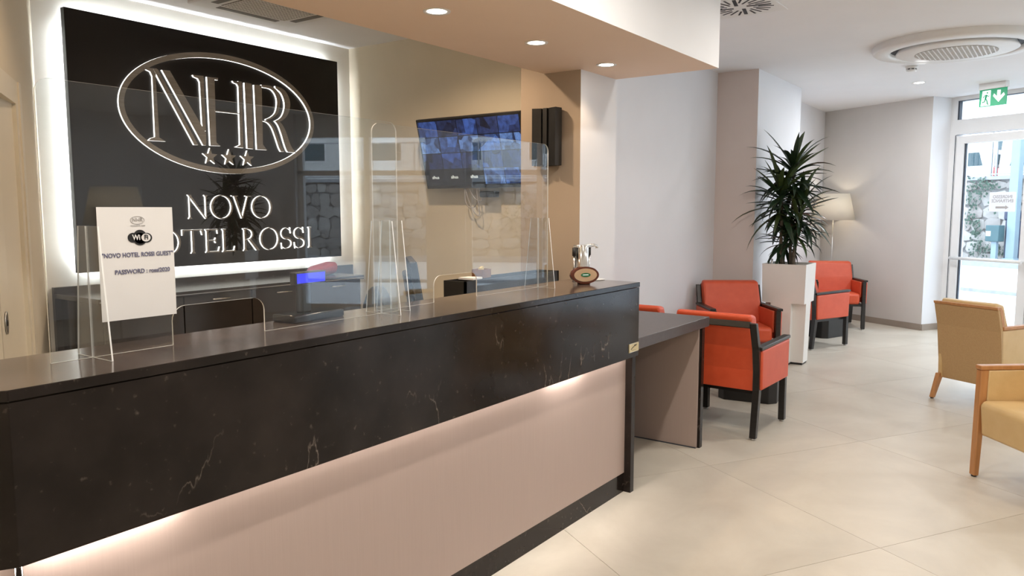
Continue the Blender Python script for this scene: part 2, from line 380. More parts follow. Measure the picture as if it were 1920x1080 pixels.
# ================================================================== ROOM SHELL
QF = Vector((10.62, 1.36))                   # far wall outer corner
QD = QF + E1 * .35                           # glazing plane origin
def fac(s, out=0.0): v = QD + E2 * s + E1 * out; return (v.x, v.y)

# floor: slab plus tiles 1.2 x 1.2 laid at -31 degrees
fl = B(); fp = [fac(-10.2), fac(1.9), (11.7, 3.1), (11.7, 5.4), (-3.1, 7.2), (-3.1, -7.2)]
fl.poly_z([(-3.1, -7.2), (6.3, -7.2), fac(-9.4), fac(.5), (11.6, 3.0), (5.0, 5.2), (-3.1, 7.2)], -.12, -.0035)
floor = struct(fl.done('floor', M_grout))
def clip_poly(poly, p, n):
    out = []
    for i in range(len(poly)):
        a = poly[i]; b2 = poly[(i + 1) % len(poly)]
        da = (a - p).dot(n); db = (b2 - p).dot(n)
        if da <= 0: out.append(a)
        if (da < 0 < db) or (db < 0 < da): out.append(a + (b2 - a) * (da / (da - db)))
    return out
ta = R(-31); T1 = Vector((math.cos(ta), math.sin(ta))); T2 = Vector((-T1.y, T1.x)); TJ = Vector((3.622, .578))
tb = B(); tb.box(.0011, 1.1989, .0011, 1.1989, -.010, 0); tile_me = None
tfull = tb.done('tile', M_tile, floor, (0, 0, 0)); tile_me = tfull.data
first = True
for i in range(-9, 9):
    for j in range(-8, 8):
        o0 = TJ + T1 * (1.2 * i) + T2 * (1.2 * j)
        sq = [o0 + T1 * a + T2 * c for a, c in ((.0011, .0011), (1.1989, .0011), (1.1989, 1.1989), (.0011, 1.1989))]
        cl = sq
        for p, n in ((QD - E1 * .0, E1), (Vector((0, -7)), Vector((0, -1))), (Vector((-3, 0)), Vector((-1, 0))), (Vector((11.6, 0)), Vector((1, 0)))):
            cl = clip_poly(cl, p, n)
            if len(cl) < 3: break
        if len(cl) < 3: continue
        c = sum(cl, Vector((0, 0))) / len(cl)
        if c.y > 3.2 + (2.2 if c.x < 4.9 else 0) or c.y < -6.9: continue
        if len(cl) == 4 and all((a - b2).length < 1e-5 for a, b2 in zip(cl, sq)):
            if first: o = tfull; first = False
            else: o = link('tile', tile_me, floor)
            o.location = (o0.x, o0.y, 0); o.rotation_euler = (0, 0, ta)
        else:
            q = B(); q.poly_z([(p.x, p.y) for p in cl], -.010, 0); q.done('tile', M_tile, floor)

cb = B(); cb.poly_z([(-3.1, -7.2), (6.3, -7.2), fac(-9.4), fac(.5), (11.6, 3.0), (5.0, 5.2), (-3.1, 7.2)], CEIL, CEIL + .1)
struct(cb.done('ceiling', M_ceil))

# reception walls
b = B(); b.box(2.0, 4.9, 5.02, 5.2, 0, CEIL); struct(b.done('wall_back', M_backwall))
b = B(); b.box(4.635, 4.885, 3.074, 5.02, 0, CEIL); struct(b.done('wall_side', M_cream))
b = B(); b.box(4.40, 4.894, 2.60, 3.073, 0, 2.4); b.box(4.40, 4.894, 2.887, 3.073, 2.4, CEIL) 
pil = b.done('trim_1', [M_pillar, M_white]); struct(pil)
for f in pil.data.polygons: f.material_index = 0 if f.normal.x < -.5 else 1
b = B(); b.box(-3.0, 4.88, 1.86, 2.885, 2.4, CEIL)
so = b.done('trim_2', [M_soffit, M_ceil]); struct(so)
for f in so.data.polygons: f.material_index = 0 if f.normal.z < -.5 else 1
# reception left wall (33 deg skew) with pocket door opening
LW = Vector((2.143, 5.02))
def lw(s, off=0.0): v = LW + E2 * s - E1 * off; return v
b = B()
seg_box(b, lw(-.85), lw(.2), 0, CEIL, .16, 1); seg_box(b, lw(-2.6), lw(-.85), 2.03, CEIL, .16, 1); seg_box(b, lw(-6.5), lw(-2.0), 0, 2.03, .16, 1); seg_box(b, lw(-6.5), lw(-2.6), 2.03, CEIL, .16, 1)
struct(b.done('wall_left', M_cream))
d = struct(bpy.data.objects.new('door_1', None)); COL.objects.link(d)
b = B(); seg_box(b, lw(-.87, -.018), lw(-.735, -.018), 0, 2.135, .03, 1); seg_box(b, lw(-2.1, -.018), lw(-.87, -.018), 2.02, 2.135, .03, 1)
seg_box(b, lw(-.80, -.026), lw(-.735, -.026), 0, 2.135, .012, 1); b.done('casing', M_casing, d)
b = B(); seg_box(b, lw(-1.17, .02), lw(-.87, .0), 0, 2.03, .07, 1); b.done('jamb', M_casing, d)
b = B(); seg_box(b, lw(-1.41, .012), lw(-1.205, .012), .01, 2.0, .045, 1); leaf = b.done('door_leaf', M_casing, d)
b = B(); b.lathe([(0, 0), (.035, 0), (.035, .004), (.022, .004), (.020, .002), (0, .002)], 20)
pull = b.done('finger_pull', M_steel, leaf); p = lw(-1.322, .010); pull.location = (p.x, p.y, .985); pull.rotation_euler = Euler((0, R(90), A30)); pull.scale = (1.5, 1, 1)
b = B(); b.lathe([(0, 0.0045), (.019, .0045), (.019, .0055), (0, .0055)], 16)
pl2 = b.done('pull_recess', M_dark, leaf); pl2.location = pull.location; pl2.rotation_euler = pull.rotation_euler; pl2.scale = (.8, .75, 1)
b = B(); seg_box(b, lw(-1.7, .01), lw(-1.445, .01), .01, 2.0, .045, 1); b.done('door_leaf', M_casing, d)
b = B(); seg_box(b, lw(-2.0, .07), lw(-.9, .07), 0, 2.03, .05, 1); b.done('pocket', M_dark, d)

# lounge walls on the left
b = B(); b.box(4.894, 7.57, 2.89, 3.05, 0, CEIL); struct(b.done('wall_lounge', M_white))
b = B(); b.box(7.57, 9.05, 2.48, 3.05, 0, CEIL); w = struct(b.done('trim_3', [M_taupe, M_white]))
for f in w.data.polygons: f.material_index = 0 if f.normal.x < -.5 else 1
b = B(); b.box(9.05, 11.62, 2.80, 3.05, 0, CEIL); struct(b.done('wall_alcove', M_white))
fw0 = QF; fw1 = QF + E2 * 1.75
b = B(); b.poly_z([(QF.x, QF.y), (QD.x, QD.y), tuple(QD + E2 * 1.9 + E1 * .0)[:2], tuple(fw1)], 0, CEIL)
w = struct(b.done('wall_far', [M_greige, M_white]))
for f in w.data.polygons: f.material_index = 0 if Vector((f.normal.x, f.normal.y)).dot(-E1) > .7 else 1
def skirting(name, p0, p1, side=1, z=.078):
    b = B(); seg_box(b, p0, p1, 0, z, .012, side); return struct(b.done(name, M_skirt))
skirting('baseboard_far', tuple(QF), tuple(fw1), 1)
skirting('baseboard_reveal', tuple(QF), tuple(QF + E1 * .30), -1)
skirting('baseboard_lounge', (4.894, 2.89), (7.57, 2.89), -1)
skirting('baseboard_alcove', (9.05, 2.80), (11.45, 2.80), -1)
skirting('baseboard_pilaster', (7.57, 2.48), (9.05, 2.48), -1)
skirting('baseboard_pilaster_end', (7.57, 2.48), (7.57, 2.89), 1)
# rear walls of the hall (behind the camera)
b = B(); b.box(-3.16, -3.0, -7.2, 7.2, 0, CEIL); struct(b.done('wall_rear', M_white))
b = B(); b.box(-3.0, 6.3, -7.2, -7.0, 0, CEIL); struct(b.done('wall_right', M_white))

# ------------------------------------------------------------------ front of glass: door and windows
def fbox(b, s0, s1, z0, z1, o0, o1):
    p = [fac(s0, o0), fac(s0, o1), fac(s1, o1), fac(s1, o0)]
    if s1 > s0: p = p[::-1]
    b.poly_z(p[::-1] if False else p, z0, z1)
b = B()
for s0, s1 in ((-2.55, -2.05), (-5.15, -4.65), (-9.6, -7.2)): fbox(b, s0, s1, 0, CEIL, -.12, .22)
struct(b.done('wall_front', M_white))
def window(n, s0, s1):
    w = struct(bpy.data.objects.new('window_%d' % n, None)); COL.objects.link(w)
    b = B(); fbox(b, s0, s1, 2.52, CEIL, -.02, .12); fbox(b, s0, s1, 0, .12, -.02, .12)
    for c in (s0 + .04, (s0 + s1) / 2, s1 - .04): fbox(b, c - .04, c + .04, .12, 2.52, -.02, .08)
    fbox(b, s0, s1, 1.98, 2.05, -.02, .08)
    b.done('window_frame', M_frame, w)
    m = (s0 + s1) / 2
    for a, c in ((s0 + .08, m - .04), (m + .04, s1 - .08)):
        for z0, z1 in ((.12, 1.98), (2.05, 2.52)):
            b = B(); fbox(b, a, c, z0, z1, .026, .032); b.done('pane', M_pane, w)
window(1, -4.65, -2.55); window(2, -7.2, -5.15)

d2 = struct(bpy.data.objects.new('door_2', None)); COL.objects.link(d2)
b = B()   # fixed frame and white header panel
fbox(b, .06, -.085, 0, CEIL, -.02, .10); fbox(b, -2.05, -1.99, 0, CEIL, -.02, .10)
fbox(b, -.085, -1.99, 2.80, CEIL, -.02, .10); fbox(b, -.085, -1.99, 2.40, 2.575, -.02, .10)
fr = b.done('door_frame', M_frame, d2)
b = B(); fbox(b, -.075, -2.0, 2.388, 2.392, -.024, -.02); fbox(b, -.072, -.079, 0, 2.39, -.024, -.02); b.done('shadow_gap', M_gasket, d2)
b = B(); fbox(b, -.085, -1.99, 2.575, 2.80, .03, .036); b.done('transom_pane', M_pane, d2)
b = B(); fbox(b, -.085, -.105, 2.575, 2.80, -.018, .03); fbox(b, -.085, -1.99, 2.796, 2.802, -.021, .03); b.done('transom_gasket', M_gasket, d2)
for s0, s1, nm in ((-.10, -1.03, 0), (-1.04, -1.98, 1)):
    b = B(); w = .095 if nm == 0 else .09
    fbox(b, s0, s0 - w, .012, 2.375, -.03, .06); fbox(b, s1 + w, s1, .012, 2.375, -.03, .06)
    fbox(b, s0 - w, s1 + w, 2.285, 2.375, -.03, .06); fbox(b, s0 - w, s1 + w, .012, .13, -.03, .06)
    lf = b.done('door_leaf', M_frame, d2)
    b = B(); fbox(b, s0 - w, s1 + w, .13, 2.285, .012, .018); b.done('pane', M_pane, lf)
    b = B(); fbox(b, s0 - w, s0 - w - .016, .13, 2.285, -.012, .012); b.done('gasket', M_gasket, lf)
    b = B()
    p0 = fac(s0 - .03, -.085); p1 = fac(s1 + .03, -.085)
    b.cyl((*p0, .905), (*p1, .905), .019, n=14)
    for s in (s0 - .045, s1 + .045):
        b.cyl((*fac(s, -.085), .905), (*fac(s, -.028), .905), .014, n=10)
    b.done('push_bar', M_frame, lf)

# ================================================================== LIGHTS (fixtures)
def downlight(x, y, z, power, col, label, spot=True, group='recessed ceiling downlights', r=.05, ang=110, emit=M_lamp):
    t = thing('downlight', label, 'ceiling light', (x, y, z), 0, group)
    b = B(); b.lathe([(r * .92, -.002), (r * 1.25, -.004), (r * 1.28, 0.001), (r * .92, .001)], 28, closed=True); b.done('trim_ring', M_lampring, t)
    b = B(); b.lathe([(0, -.0015), (r * .94, -.0015), (r * .94, .002), (0, .002)], 28); b.done('lens', emit, t)
    ld = bpy.data.lights.new('lamp', 'SPOT' if spot else 'AREA'); ld.energy = power; ld.color = col
    if spot: ld.spot_size = R(ang); ld.spot_blend = .55; ld.shadow_soft_size = r
    else: ld.shape = 'DISK'; ld.size = r * 2
    o = bpy.data.objects.new('lamp', ld); COL.objects.link(o); o.parent = t; o.location = (0, 0, -.012)
    return t
for x, w in ((2.746, 'nearest the camera, largest of the soffit row'), (3.565, 'middle one of the three over the reception counter'), (4.353, 'last of the row, closest to the pillar')):
    downlight(x, 2.388, 2.4, P_SOFFIT * (.6 if x > 4 else 1.25), WARM, 'round warm downlight in the low soffit, ' + w, ang=115)
for x in (1.94, 1.13, .3): downlight(x, 2.388, 2.4, P_SOFFIT, WARM, 'round warm soffit downlight outside the left picture edge', ang=115)
downlight(7.27, 1.35, CEIL, P_LOUNGE, COOL, 'round white downlight beside the circular ceiling unit', r=.055, spot=False)
downlight(9.40, 1.35, CEIL, P_LOUNGE, COOL, 'small round downlight deep in the lounge ceiling near the exit sign', r=.055, spot=False)
for x, w in ((5.14, 'just outside the top of the picture, past the counter'), (3.0, 'over the middle of the counter front'), (.87, 'right above the camera end of the counter')): downlight(x, 1.0, CEIL, P_ROOM * (.6 if x > 5 else 1), NEUT, 'round hall ceiling downlight ' + w, r=.055, spot=False)
for x, y in ((8.9, -.4), (6.3, -1.6), (3.6, -1.6), (.9, -1.6), (-1.6, .4), (5.2, -4.4), (2.2, -4.4)):  # unseen hall lamps, added for general fill light
    downlight(x, y, CEIL, P_ROOM, NEUT if x < 5 else COOL, 'unseen fill downlight added in the hall ceiling outside the picture', r=.055, spot=False)
for x, w, k in ((1.9, 'unseen fill lamp added as the left', .45), (3.6, 'right', 1.25)): downlight(x, 3.35, CEIL, P_CLERK * k, WARM, 'round warm downlight in the raised clerk area ceiling, ' + w + ' one of the two', r=.05, ang=150)  # left lamp added as unseen fill; right one follows the television's shadow

# ================================================================== RECEPTION COUNTER
FY = 1.775; CT = 1.1225; XR = 3.62; XC = .667
ct = thing('reception_counter', 'long dark marble reception counter with rose laminate front and light strip', 'reception counter', (0, 0, 0))
S33 = Vector((-math.cos(R(33)), math.sin(R(33)))); N33 = Vector((math.sin(R(33)), math.cos(R(33))))
def outline(y_off, depth, xr, L=.9):
    """plan outline of the bent counter between front offset y_off and y_off+depth"""
    k = math.tan(R(33) / 2)
    def corner(o): return Vector((XC + o * k, FY + o))
    a = corner(y_off); c = corner(y_off + depth)
    return [(xr, FY + y_off), (xr, FY + y_off + depth), tuple(c), tuple(c + S33 * L), tuple(a + S33 * L), tuple(a)]
def loop(b, pts, z0, z1, bev=0): b.poly_z(pts[::-1] if False else pts, z0, z1, bev, 1)
b = B(); loop(b, outline(-.002, .385, XR + .003), CT - .025, CT, .002)
topo = b.done('worktop', [M_marble, M_marbletop], ct)
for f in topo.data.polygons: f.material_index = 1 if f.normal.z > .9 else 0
b = B(); loop(b, outline(0, .03, XR), .735, CT - .027, .0012)
b.done('fascia', M_marble, ct)
b = B(); loop(b, outline(.05, .02, 3.577), .105, .80); b.done('front_panel', M_pink, ct)
b = B(); loop(b, outline(.052, .02, 3.577), 0, .105); b.done('plinth', M_marble, ct)
b = B(); b.box(3.575, 3.613, FY + .012, FY + .38, 0, CT - .027); b.done('end_panel', M_marble, ct)
b = B(); b.box(XR - .01, XR, FY + .03, FY + .38, .735, CT - .027); b.done('end_fascia', M_marble, ct)
b = B(); b.cyl((XC + .0145, FY + .044, .105), (XC + .0145, FY + .044, .737), .008, n=12); b.done('corner_trim', M_chrome, ct)
b = B(); b.box(XC + .3, 3.57, FY + .07, FY + .36, .70, .72); b.done('inner_shelf', M_cab, ct)
# light tape in the recess behind the fascia
b = B(); b.box(.70, 3.56, FY + .036, FY + .046, .768, .771)
b.done('light_strip', M_led3, ct)
for x0, x1 in ((.70, 1.06), (2.82, 3.12)):
    b = B(); b.box(x0, x1, FY + .0355, FY + .0465, .763, .7675); b.done('light_strip', M_led2, ct)
p0 = Vector((XC + .012, FY + .04)) + S33 * .05; p1 = p0 + S33 * .7
b = B(); seg_box(b, p1, p0, .765, .769, .010, 1); b.done('light_strip', M_led2, ct)
# brass maker's plate at the right end
b = B(); b.box(3.509, 3.617, FY - .003, FY, .7635, .8095); pl = b.done('name_plate', M_brass, ct)
b = B()
for x0, x1, z0, z1 in ((3.511, 3.615, .8065, .808), (3.511, 3.615, .765, .7665), (3.511, 3.5122, .765, .808), (3.6138, 3.615, .765, .808)): b.box(x0, x1, FY - .0042, FY - .003, z0, z1)
b.done('plate_rim', M_chrome, pl)
b = B()
sg = [(3.528, .780), (3.538, .784), (3.546, .790), (3.553, .788), (3.560, .794), (3.570, .796), (3.580, .800), (3.586, .796), (3.594, .801)]
b.tube([(x, FY - .0034, z) for x, z in sg], .0016, 6); b.tube([(3.562, FY - .0034, .7915), (3.572, FY - .0034, .801), (3.578, FY - .0034, .792)], .0014, 6)
b.box(3.533, 3.590, FY - .0036, FY - .003, .7735, .7745)
b.done('signature', M_inkblack, pl)

# lower desk at the end
dk = thing('side_desk', 'lower dark topped desk with rose laminate end panel at the counter end', 'desk', (0, 0, 0))
b = B(); b.box(3.626, 4.628, 1.78, 2.62, .765, .825, bev=.0015, seg=1); b.done('desk_top', pm('dark_laminate_top', (0.058, 0.048, 0.047), (0.074, 0.062, 0.06), 40, .33), dk)
b = B(); b.box(4.505, 4.522, 1.80, 2.6, .004, .765); b.done('side_panel', M_pink, dk)
b = B(); b.box(4.522, 4.562, 1.783, 2.6, 0, .765); b.done('leg_panel', M_marble, dk)
b = B(); b.box(4.500, 4.505, 1.80, 2.6, 0, .006); b.done('shadow_gap', M_gasket, dk)

# clerk side work desk; unseen pale top added to bounce light onto the soffit
wd_ = thing('work_desk', 'clerk work desk hidden behind the tall counter, top made pale to bounce light', 'desk', (0, 0, 0))
b = B(); b.box(1.0, 4.32, 2.17, 2.86, .72, .75); b.done('desk_top', pm('pale_bounce_top', (.62, .52, .40), (.68, .57, .45), 6, .4, stretch=(1, 12, 12)), wd_)
for x in (1.03, 2.6, 4.27): b = B(); b.box(x, x + .03, 2.18, 2.85, 0, .72); b.done('support_panel', M_cab, wd_)

# ================================================================== ACRYLIC SCREENS
def rounded_panel(x0, x1, z0, z1, cx0, cx1, cz, r=.035, rc=.04):
    """outline with rounded top corners and a pass-through slot at the base"""
    o = [(x0, z0)]
    o += [(cx0, z0), (cx0, cz - rc)] + arc(cx0 + rc, cz - rc, rc, rc, 180, 90, 6)[1:] + arc(cx1 - rc, cz - rc, rc, rc, 90, 0, 6) + [(cx1, z0)]
    o += [(x1, z0)] + arc(x1 - r, z1 - r, r, r, 0, 90, 6) + arc(x0 + r, z1 - r, r, r, 90, 180, 6)
    return o
def screen(label, x0, x1, y, cx0, cx1, feet):
    t = thing('acrylic_screen', label, 'screen', (0, 0, 0), 0, 'clear acrylic sneeze screens on the counter')
    z0 = CT; z1 = 1.812
    b = B(); b.bm.faces  # panel
    pts = rounded_panel(x0, x1, z0 + .0005, z1, cx0, cx1, z0 + .108)
    fs = b.poly_y(pts, y, y + .005)
    o = b.done('panel', [M_glass, M_edge], t)
    for f in o.data.polygons: f.material_index = 0 if abs(f.normal.y) > .9 else 1
    for fx in feet:
        for s, (yb, yt, lab) in ((-1, (y - .095, y - .058, 0)), (1, (y + .08, y + .045, 1))):
            b = B(); pr = [(y if s < 0 else y + .005, z0 + .0005), (yb, z0 + .0005), (yt, z0 + .335), (y if s < 0 else y + .005, z0 + .335)]
            vs = [(fx, p, q) for p, q in pr]; vs2 = [(fx + .004, p, q) for p, q in pr]
            b.hexa(vs, vs2); o = b.done('foot', [M_glass, M_edge], t)
            for f in o.data.polygons: f.material_index = 0 if abs(f.normal.x) > .9 else 1
    return t
screen('clear acrylic screen on the counter with the wifi notice on it', .850, 2.066, 1.997, 1.17, 1.473, (.950, 1.975))
screen('clear acrylic screen standing further right, in front of the television', 2.00, 3.175, 2.055, 2.33, 2.61, (2.085, 3.09))

# wifi notice
nt_ = thing('wifi_notice', 'white paper wifi notice with password taped on the acrylic screen', 'notice', (1.076, 1.989, 1.358))
b = B(); nx = 8
for i in range(nx):
    x0 = -.102 + .204 * i / nx; x1 = x0 + .204 / nx
    f = lambda x: -.0006 * (x / .102) ** 2
    b.hexa([(x0, f(x0), -.147), (x1, f(x1), -.147), (x1, f(x1) + .0005, -.147), (x0, f(x0) + .0005, -.147)], [(x0, f(x0), .147), (x1, f(x1), .147), (x1, f(x1) + .0005, .147), (x0, f(x0) + .0005, .147)])
b.done('sheet', M_paper, nt_)
RX = (R(90), 0, 0)
text('line_of_text', '"NOVO HOTEL ROSSI GUEST"', .0162, M_inkblue, nt_, (.002, -.0015, .022), RX, sx=.90, bold=.00025)
text('line_of_text', 'PASSWORD : rossi2020', .0162, M_inkblue, nt_, (.012, -.0015, -.022), RX, sx=.93, bold=.00025)
b = B(); b.strip(arc(.003, .113, .019, .0105, 0, 360, 32)[:-1], arc(.003, .113, .0183, .0098, 0, 360, 32)[:-1], -.0016, -.0004, True, 0, 0); lg = b.done('crest', M_inkgrey, nt_)
text('crest_text', 'NHR', .0145, M_inkgrey, lg, (.003, -.0014, .1135), RX, sx=.95)
text('crest_text', 'NOVO HOTEL ROSSI', .0042, M_inkgrey, lg, (.004, -.0014, .0985), RX)
b = B()
for cx, cz, rx, rz in ((-.018, .067, .015, .013), (.0, .069, .018, .0185), (.018, .066, .015, .013), (.0, .063, .018, .0165)): b.poly_y(arc(cx + .008, cz, rx, rz, 0, 345, 23), -.0012 - .0004 * rx / .015, 0)
wl = b.done('wifi_emblem', M_inkblack, nt_)
b = B(); b.poly_y(arc(.0235, .0665, .0125, .0105, 0, 345, 23), -.0026, -.001); b.done('emblem_bubble', M_paper, wl)
text('emblem_text', 'Wi', .020, M_paper, wl, (-.003, -.003, .067), RX, sx=.85, bold=.0004)
text('emblem_text', 'Fi', .018, M_inkblack, wl, (.0235, -.0036, .067), RX, sx=.9, bold=.0004)

# ================================================================== SERIF LETTERS
def serif(ch, x0, z0, w, h):
    """list of ('p', polygon) / ('s', A, B, closed) pieces in sign coordinates"""
    X = lambda u: x0 + u * w
    Z = lambda v: z0 + v * h
    t = h * .095; th = h * .05; sf = h * .035
    P = []
    def poly(*pts): P.append(('p', [(X(a), Z(c)) for a, c in pts]))
    def stem(u, wd, ser_b=1, ser_t=1, ext=.55):
        hw = wd / 2 / w; e = hw + ext * t / w
        poly((u - hw, 0), (u + hw, 0), (u + hw, 1), (u - hw, 1))
        if ser_b: poly((u - e, 0), (u + e, 0), (u + e * .92, sf / h), (u + hw, .085), (u - hw, .085), (u - e * .92, sf / h))
        if ser_t: poly((u - e, 1), (u - e * .92, 1 - sf / h), (u - hw, 1 - .085), (u + hw, 1 - .085), (u + e * .92, 1 - sf / h), (u + e, 1))
    def ell(cx, cz, rx, rz, tx, tz, a0=0, a1=360):
        n = 36; A = arc(X(cx), Z(cz), rx * w, rz * h, a0, a1, n); Bq = arc(X(cx), Z(cz), rx * w - tx, rz * h - tz, a0, a1, n)
        cl = abs(a1 - a0) >= 360
        P.append(('s', A[:-1] if cl else A, Bq[:-1] if cl else Bq, cl))
    if ch == 'I': stem(.5, t)
    elif ch == 'N':
        stem(.17, th); stem(.86, th, 0, 1)
        a = t * .62 / w
        poly((.08, 1), (.08 + a * 2.1, 1), (.88, 0), (.88 - a * 1.1, 0))
    elif ch == 'H':
        stem(.2, t); stem(.8, t); poly((.2, .48), (.8, .48), (.8, .535), (.2, .535))
    elif ch == 'O': ell(.5, .5, .5, .515, t, th * .8)
    elif ch == 'V':
        a = t * .62 / w
        poly((.10, 1), (.10 + a * 2, 1), (.54, 0), (.47, 0)); poly((.80, 1), (.80 + a * .9, 1), (.54, 0), (.48, 0))
        for u in (.16, .85): poly((u - .16, 1), (u - .15, 1 - sf / h), (u + .15, 1 - sf / h), (u + .16, 1))
    elif ch == 'T':
        stem(.5, t, 1, 0); poly((.03, 1), (.03, .945), (.97, .945), (.97, 1))
        poly((0, 1), (.0, .76), (.045, .76), (.10, .945), (.10, 1)); poly((1, 1), (.90, 1), (.90, .945), (.955, .76), (1, .76))
    elif ch == 'E':
        stem(.24, t); poly((.2, 1), (.2, .945), (.86, .945), (.86, 1)); poly((.2, 0), (.92, 0), (.92, .055), (.2, .055)); poly((.2, .49), (.72, .49), (.72, .54), (.2, .54))
        poly((.90, 1), (.78, 1), (.84, .945), (.86, .80), (.90, .80)); poly((.86, 0), (.95, 0), (1.0, .24), (.955, .24)); poly((.72, .40), (.76, .40), (.76, .63), (.72, .63), (.66, .515))
    elif ch == 'L':
        stem(.27, t); poly((.2, 0), (.95, 0), (.95, .055), (.2, .055)); poly((.86, 0), (.96, 0), (1.0, .24), (.955, .24))
    elif ch == 'R':
        stem(.2, t); ell(.32, .74, .36, .26, t * .9, th * .8, -90, 90)
        poly((.15, 1), (.15, .965), (.34, .965), (.34, 1)); poly((.2, .48), (.34, .48), (.34, .52), (.2, .52))
        poly((.38, .49), (.52, .51), (.98, .02), (.98, 0), (.80, 0))
    elif ch == 'S':
        c = []
        n = 40
        for i in range(n + 1):
            q = i / n
            if q < .5:
                a = R(25 + (270 - 25) * (q / .5)); c.append((X(.5) + .40 * w * math.cos(a), Z(.735) + .235 * h * math.sin(a)))
            else:
                a = R(90 - (270 - 25) * ((q - .5) / .5)); c.append((X(.5) + .43 * w * math.cos(a), Z(.26) + .24 * h * math.sin(a)))
        A = []; Bq = []
        for i, (x, z) in enumerate(c):
            p = c[max(i - 1, 0)]; q = c[min(i + 1, n)]
            dx, dz = q[0] - p[0], q[1] - p[1]; l = math.hypot(dx, dz) or 1
            hw = .5 * (th * .7 + (t - th * .7) * math.exp(-((i / n - .5) / .17) ** 2))
            A.append((x - dz / l * hw, z + dx / l * hw)); Bq.append((x + dz / l * hw, z - dx / l * hw))
        P.append(('s', A, Bq, False))
        poly((.80, 1.0), (.84, 1.0), (.90, .72), (.85, .72)); poly((.06, .29), (.11, .29), (.14, 0), (.10, 0))
    return P
def letter_obj(name, pieces, y0, y1, mats, parent):
    b = B()
    k = 0
    for p in pieces:
        yy = y0 - .0002 * k; k += 1
        if p[0] == 'p': b.polyl(p[1], yy, y1)
        else: b.strip(p[1], p[2], yy, y1, p[3])
    return b.done(name, mats, parent, fixn=False)

# ================================================================== LIT SIGN
SY = 4.93
sg = thing('illuminated_sign', 'large black backlit wall sign with raised silver hotel lettering', 'sign', (0, 0, 0))
b = B(); b.box(2.29, 4.422, SY, SY + .045, 1.106, 2.703, bev=.002, seg=1); b.done('sign_panel', M_signblack, sg)
LM = [M_signface, M_lettering]
yf, yb = SY - .016, SY
# oval ring
ring = B(); n = 96
cx, cz, rx, rz = 3.366, 2.172, .783, .418
ring.strip(arc(cx, cz, rx, rz, 0, 360, n)[:-1], arc(cx, cz, rx - .036, rz - .036, 0, 360, n)[:-1], yf, yb, True)
ring.done('oval_ring', LM, sg, fixn=False)
# monogram pieces: coordinates measured on the panel (zoomed tracing mapped to metres on the sign plane)
def px2sign(x, z):
    fpx = 1440.0; X = 200 + x / 4.1548 - 960; Yp = 80 + z / 4.1548 - 540
    pit = math.atan(148 / fpx); yaw = math.atan(1036 / math.hypot(fpx, 148))
    fw = Vector((math.cos(yaw), math.sin(yaw), 0)); rt = Vector((math.sin(yaw), -math.cos(yaw), 0)); up = Vector((0, 0, 1))
    F = fw * math.cos(pit) - up * math.sin(pit); U = up * math.cos(pit) + fw * math.sin(pit)
    r = F * fpx + rt * X - U * Yp; t = yf / r.y
    return (r.x * t, 1.5 + r.z * t)
def mono(*pts): return ('p', [px2sign(*p) for p in pts][::-1])
def curve(pts, n=6):
    out = []
    for i in range(len(pts) - 1):
        p0 = pts[max(i - 1, 0)]; p1 = pts[i]; p2 = pts[i + 1]; p3 = pts[min(i + 2, len(pts) - 1)]
        for k in range(n):
            t = k / n
            out.append(tuple(.5 * (2 * p1[a] + (p2[a] - p0[a]) * t + (2 * p0[a] - 5 * p1[a] + 4 * p2[a] - p3[a]) * t * t + (3 * p1[a] - p0[a] - 3 * p2[a] + p3[a]) * t ** 3) for a in (0, 1)))
    return out + [pts[-1]]
def band(A, Bq):
    A = curve(A); Bq = curve(Bq); m = min(len(A), len(Bq))
    return ('s', [px2sign(*p) for p in A[:m]], [px2sign(*p) for p in Bq[:m]], False)
letter_obj('monogram_letter', [
    mono((355, 235), (380, 235), (411, 745), (377, 745)), mono((294, 192), (392, 202), (382, 262), (356, 262), (340, 226), (304, 208)),
    mono((323, 762), (345, 744), (377, 735), (410, 738), (462, 770)),
    mono((362, 203), (398, 207), (714, 797), (682, 797)), mono((430, 212), (492, 218), (775, 705), (775, 800), (752, 800)),
    mono((722, 262), (754, 260), (774, 690), (746, 680)), mono((670, 252), (754, 259), (757, 310), (724, 306), (710, 280), (678, 266))], yf, yb, LM, sg)
letter_obj('monogram_letter', [
    mono((781, 266), (840, 272), (856, 800), (808, 800)), mono((781, 266), (868, 275), (867, 293), (836, 288)), mono((808, 790), (852, 775), (888, 805), (808, 802)),
    mono((842, 527), (1042, 550), (1042, 557), (842, 536)),
    mono((1024, 300), (1052, 306), (1064, 815), (1040, 815)), mono((980, 298), (1052, 306), (1053, 350), (1026, 344), (1014, 322), (988, 312)), mono((1003, 813), (1038, 797), (1063, 800), (1066, 821)),
    mono((1072, 312), (1128, 320), (1142, 828), (1096, 824))], yf, yb, LM, sg)
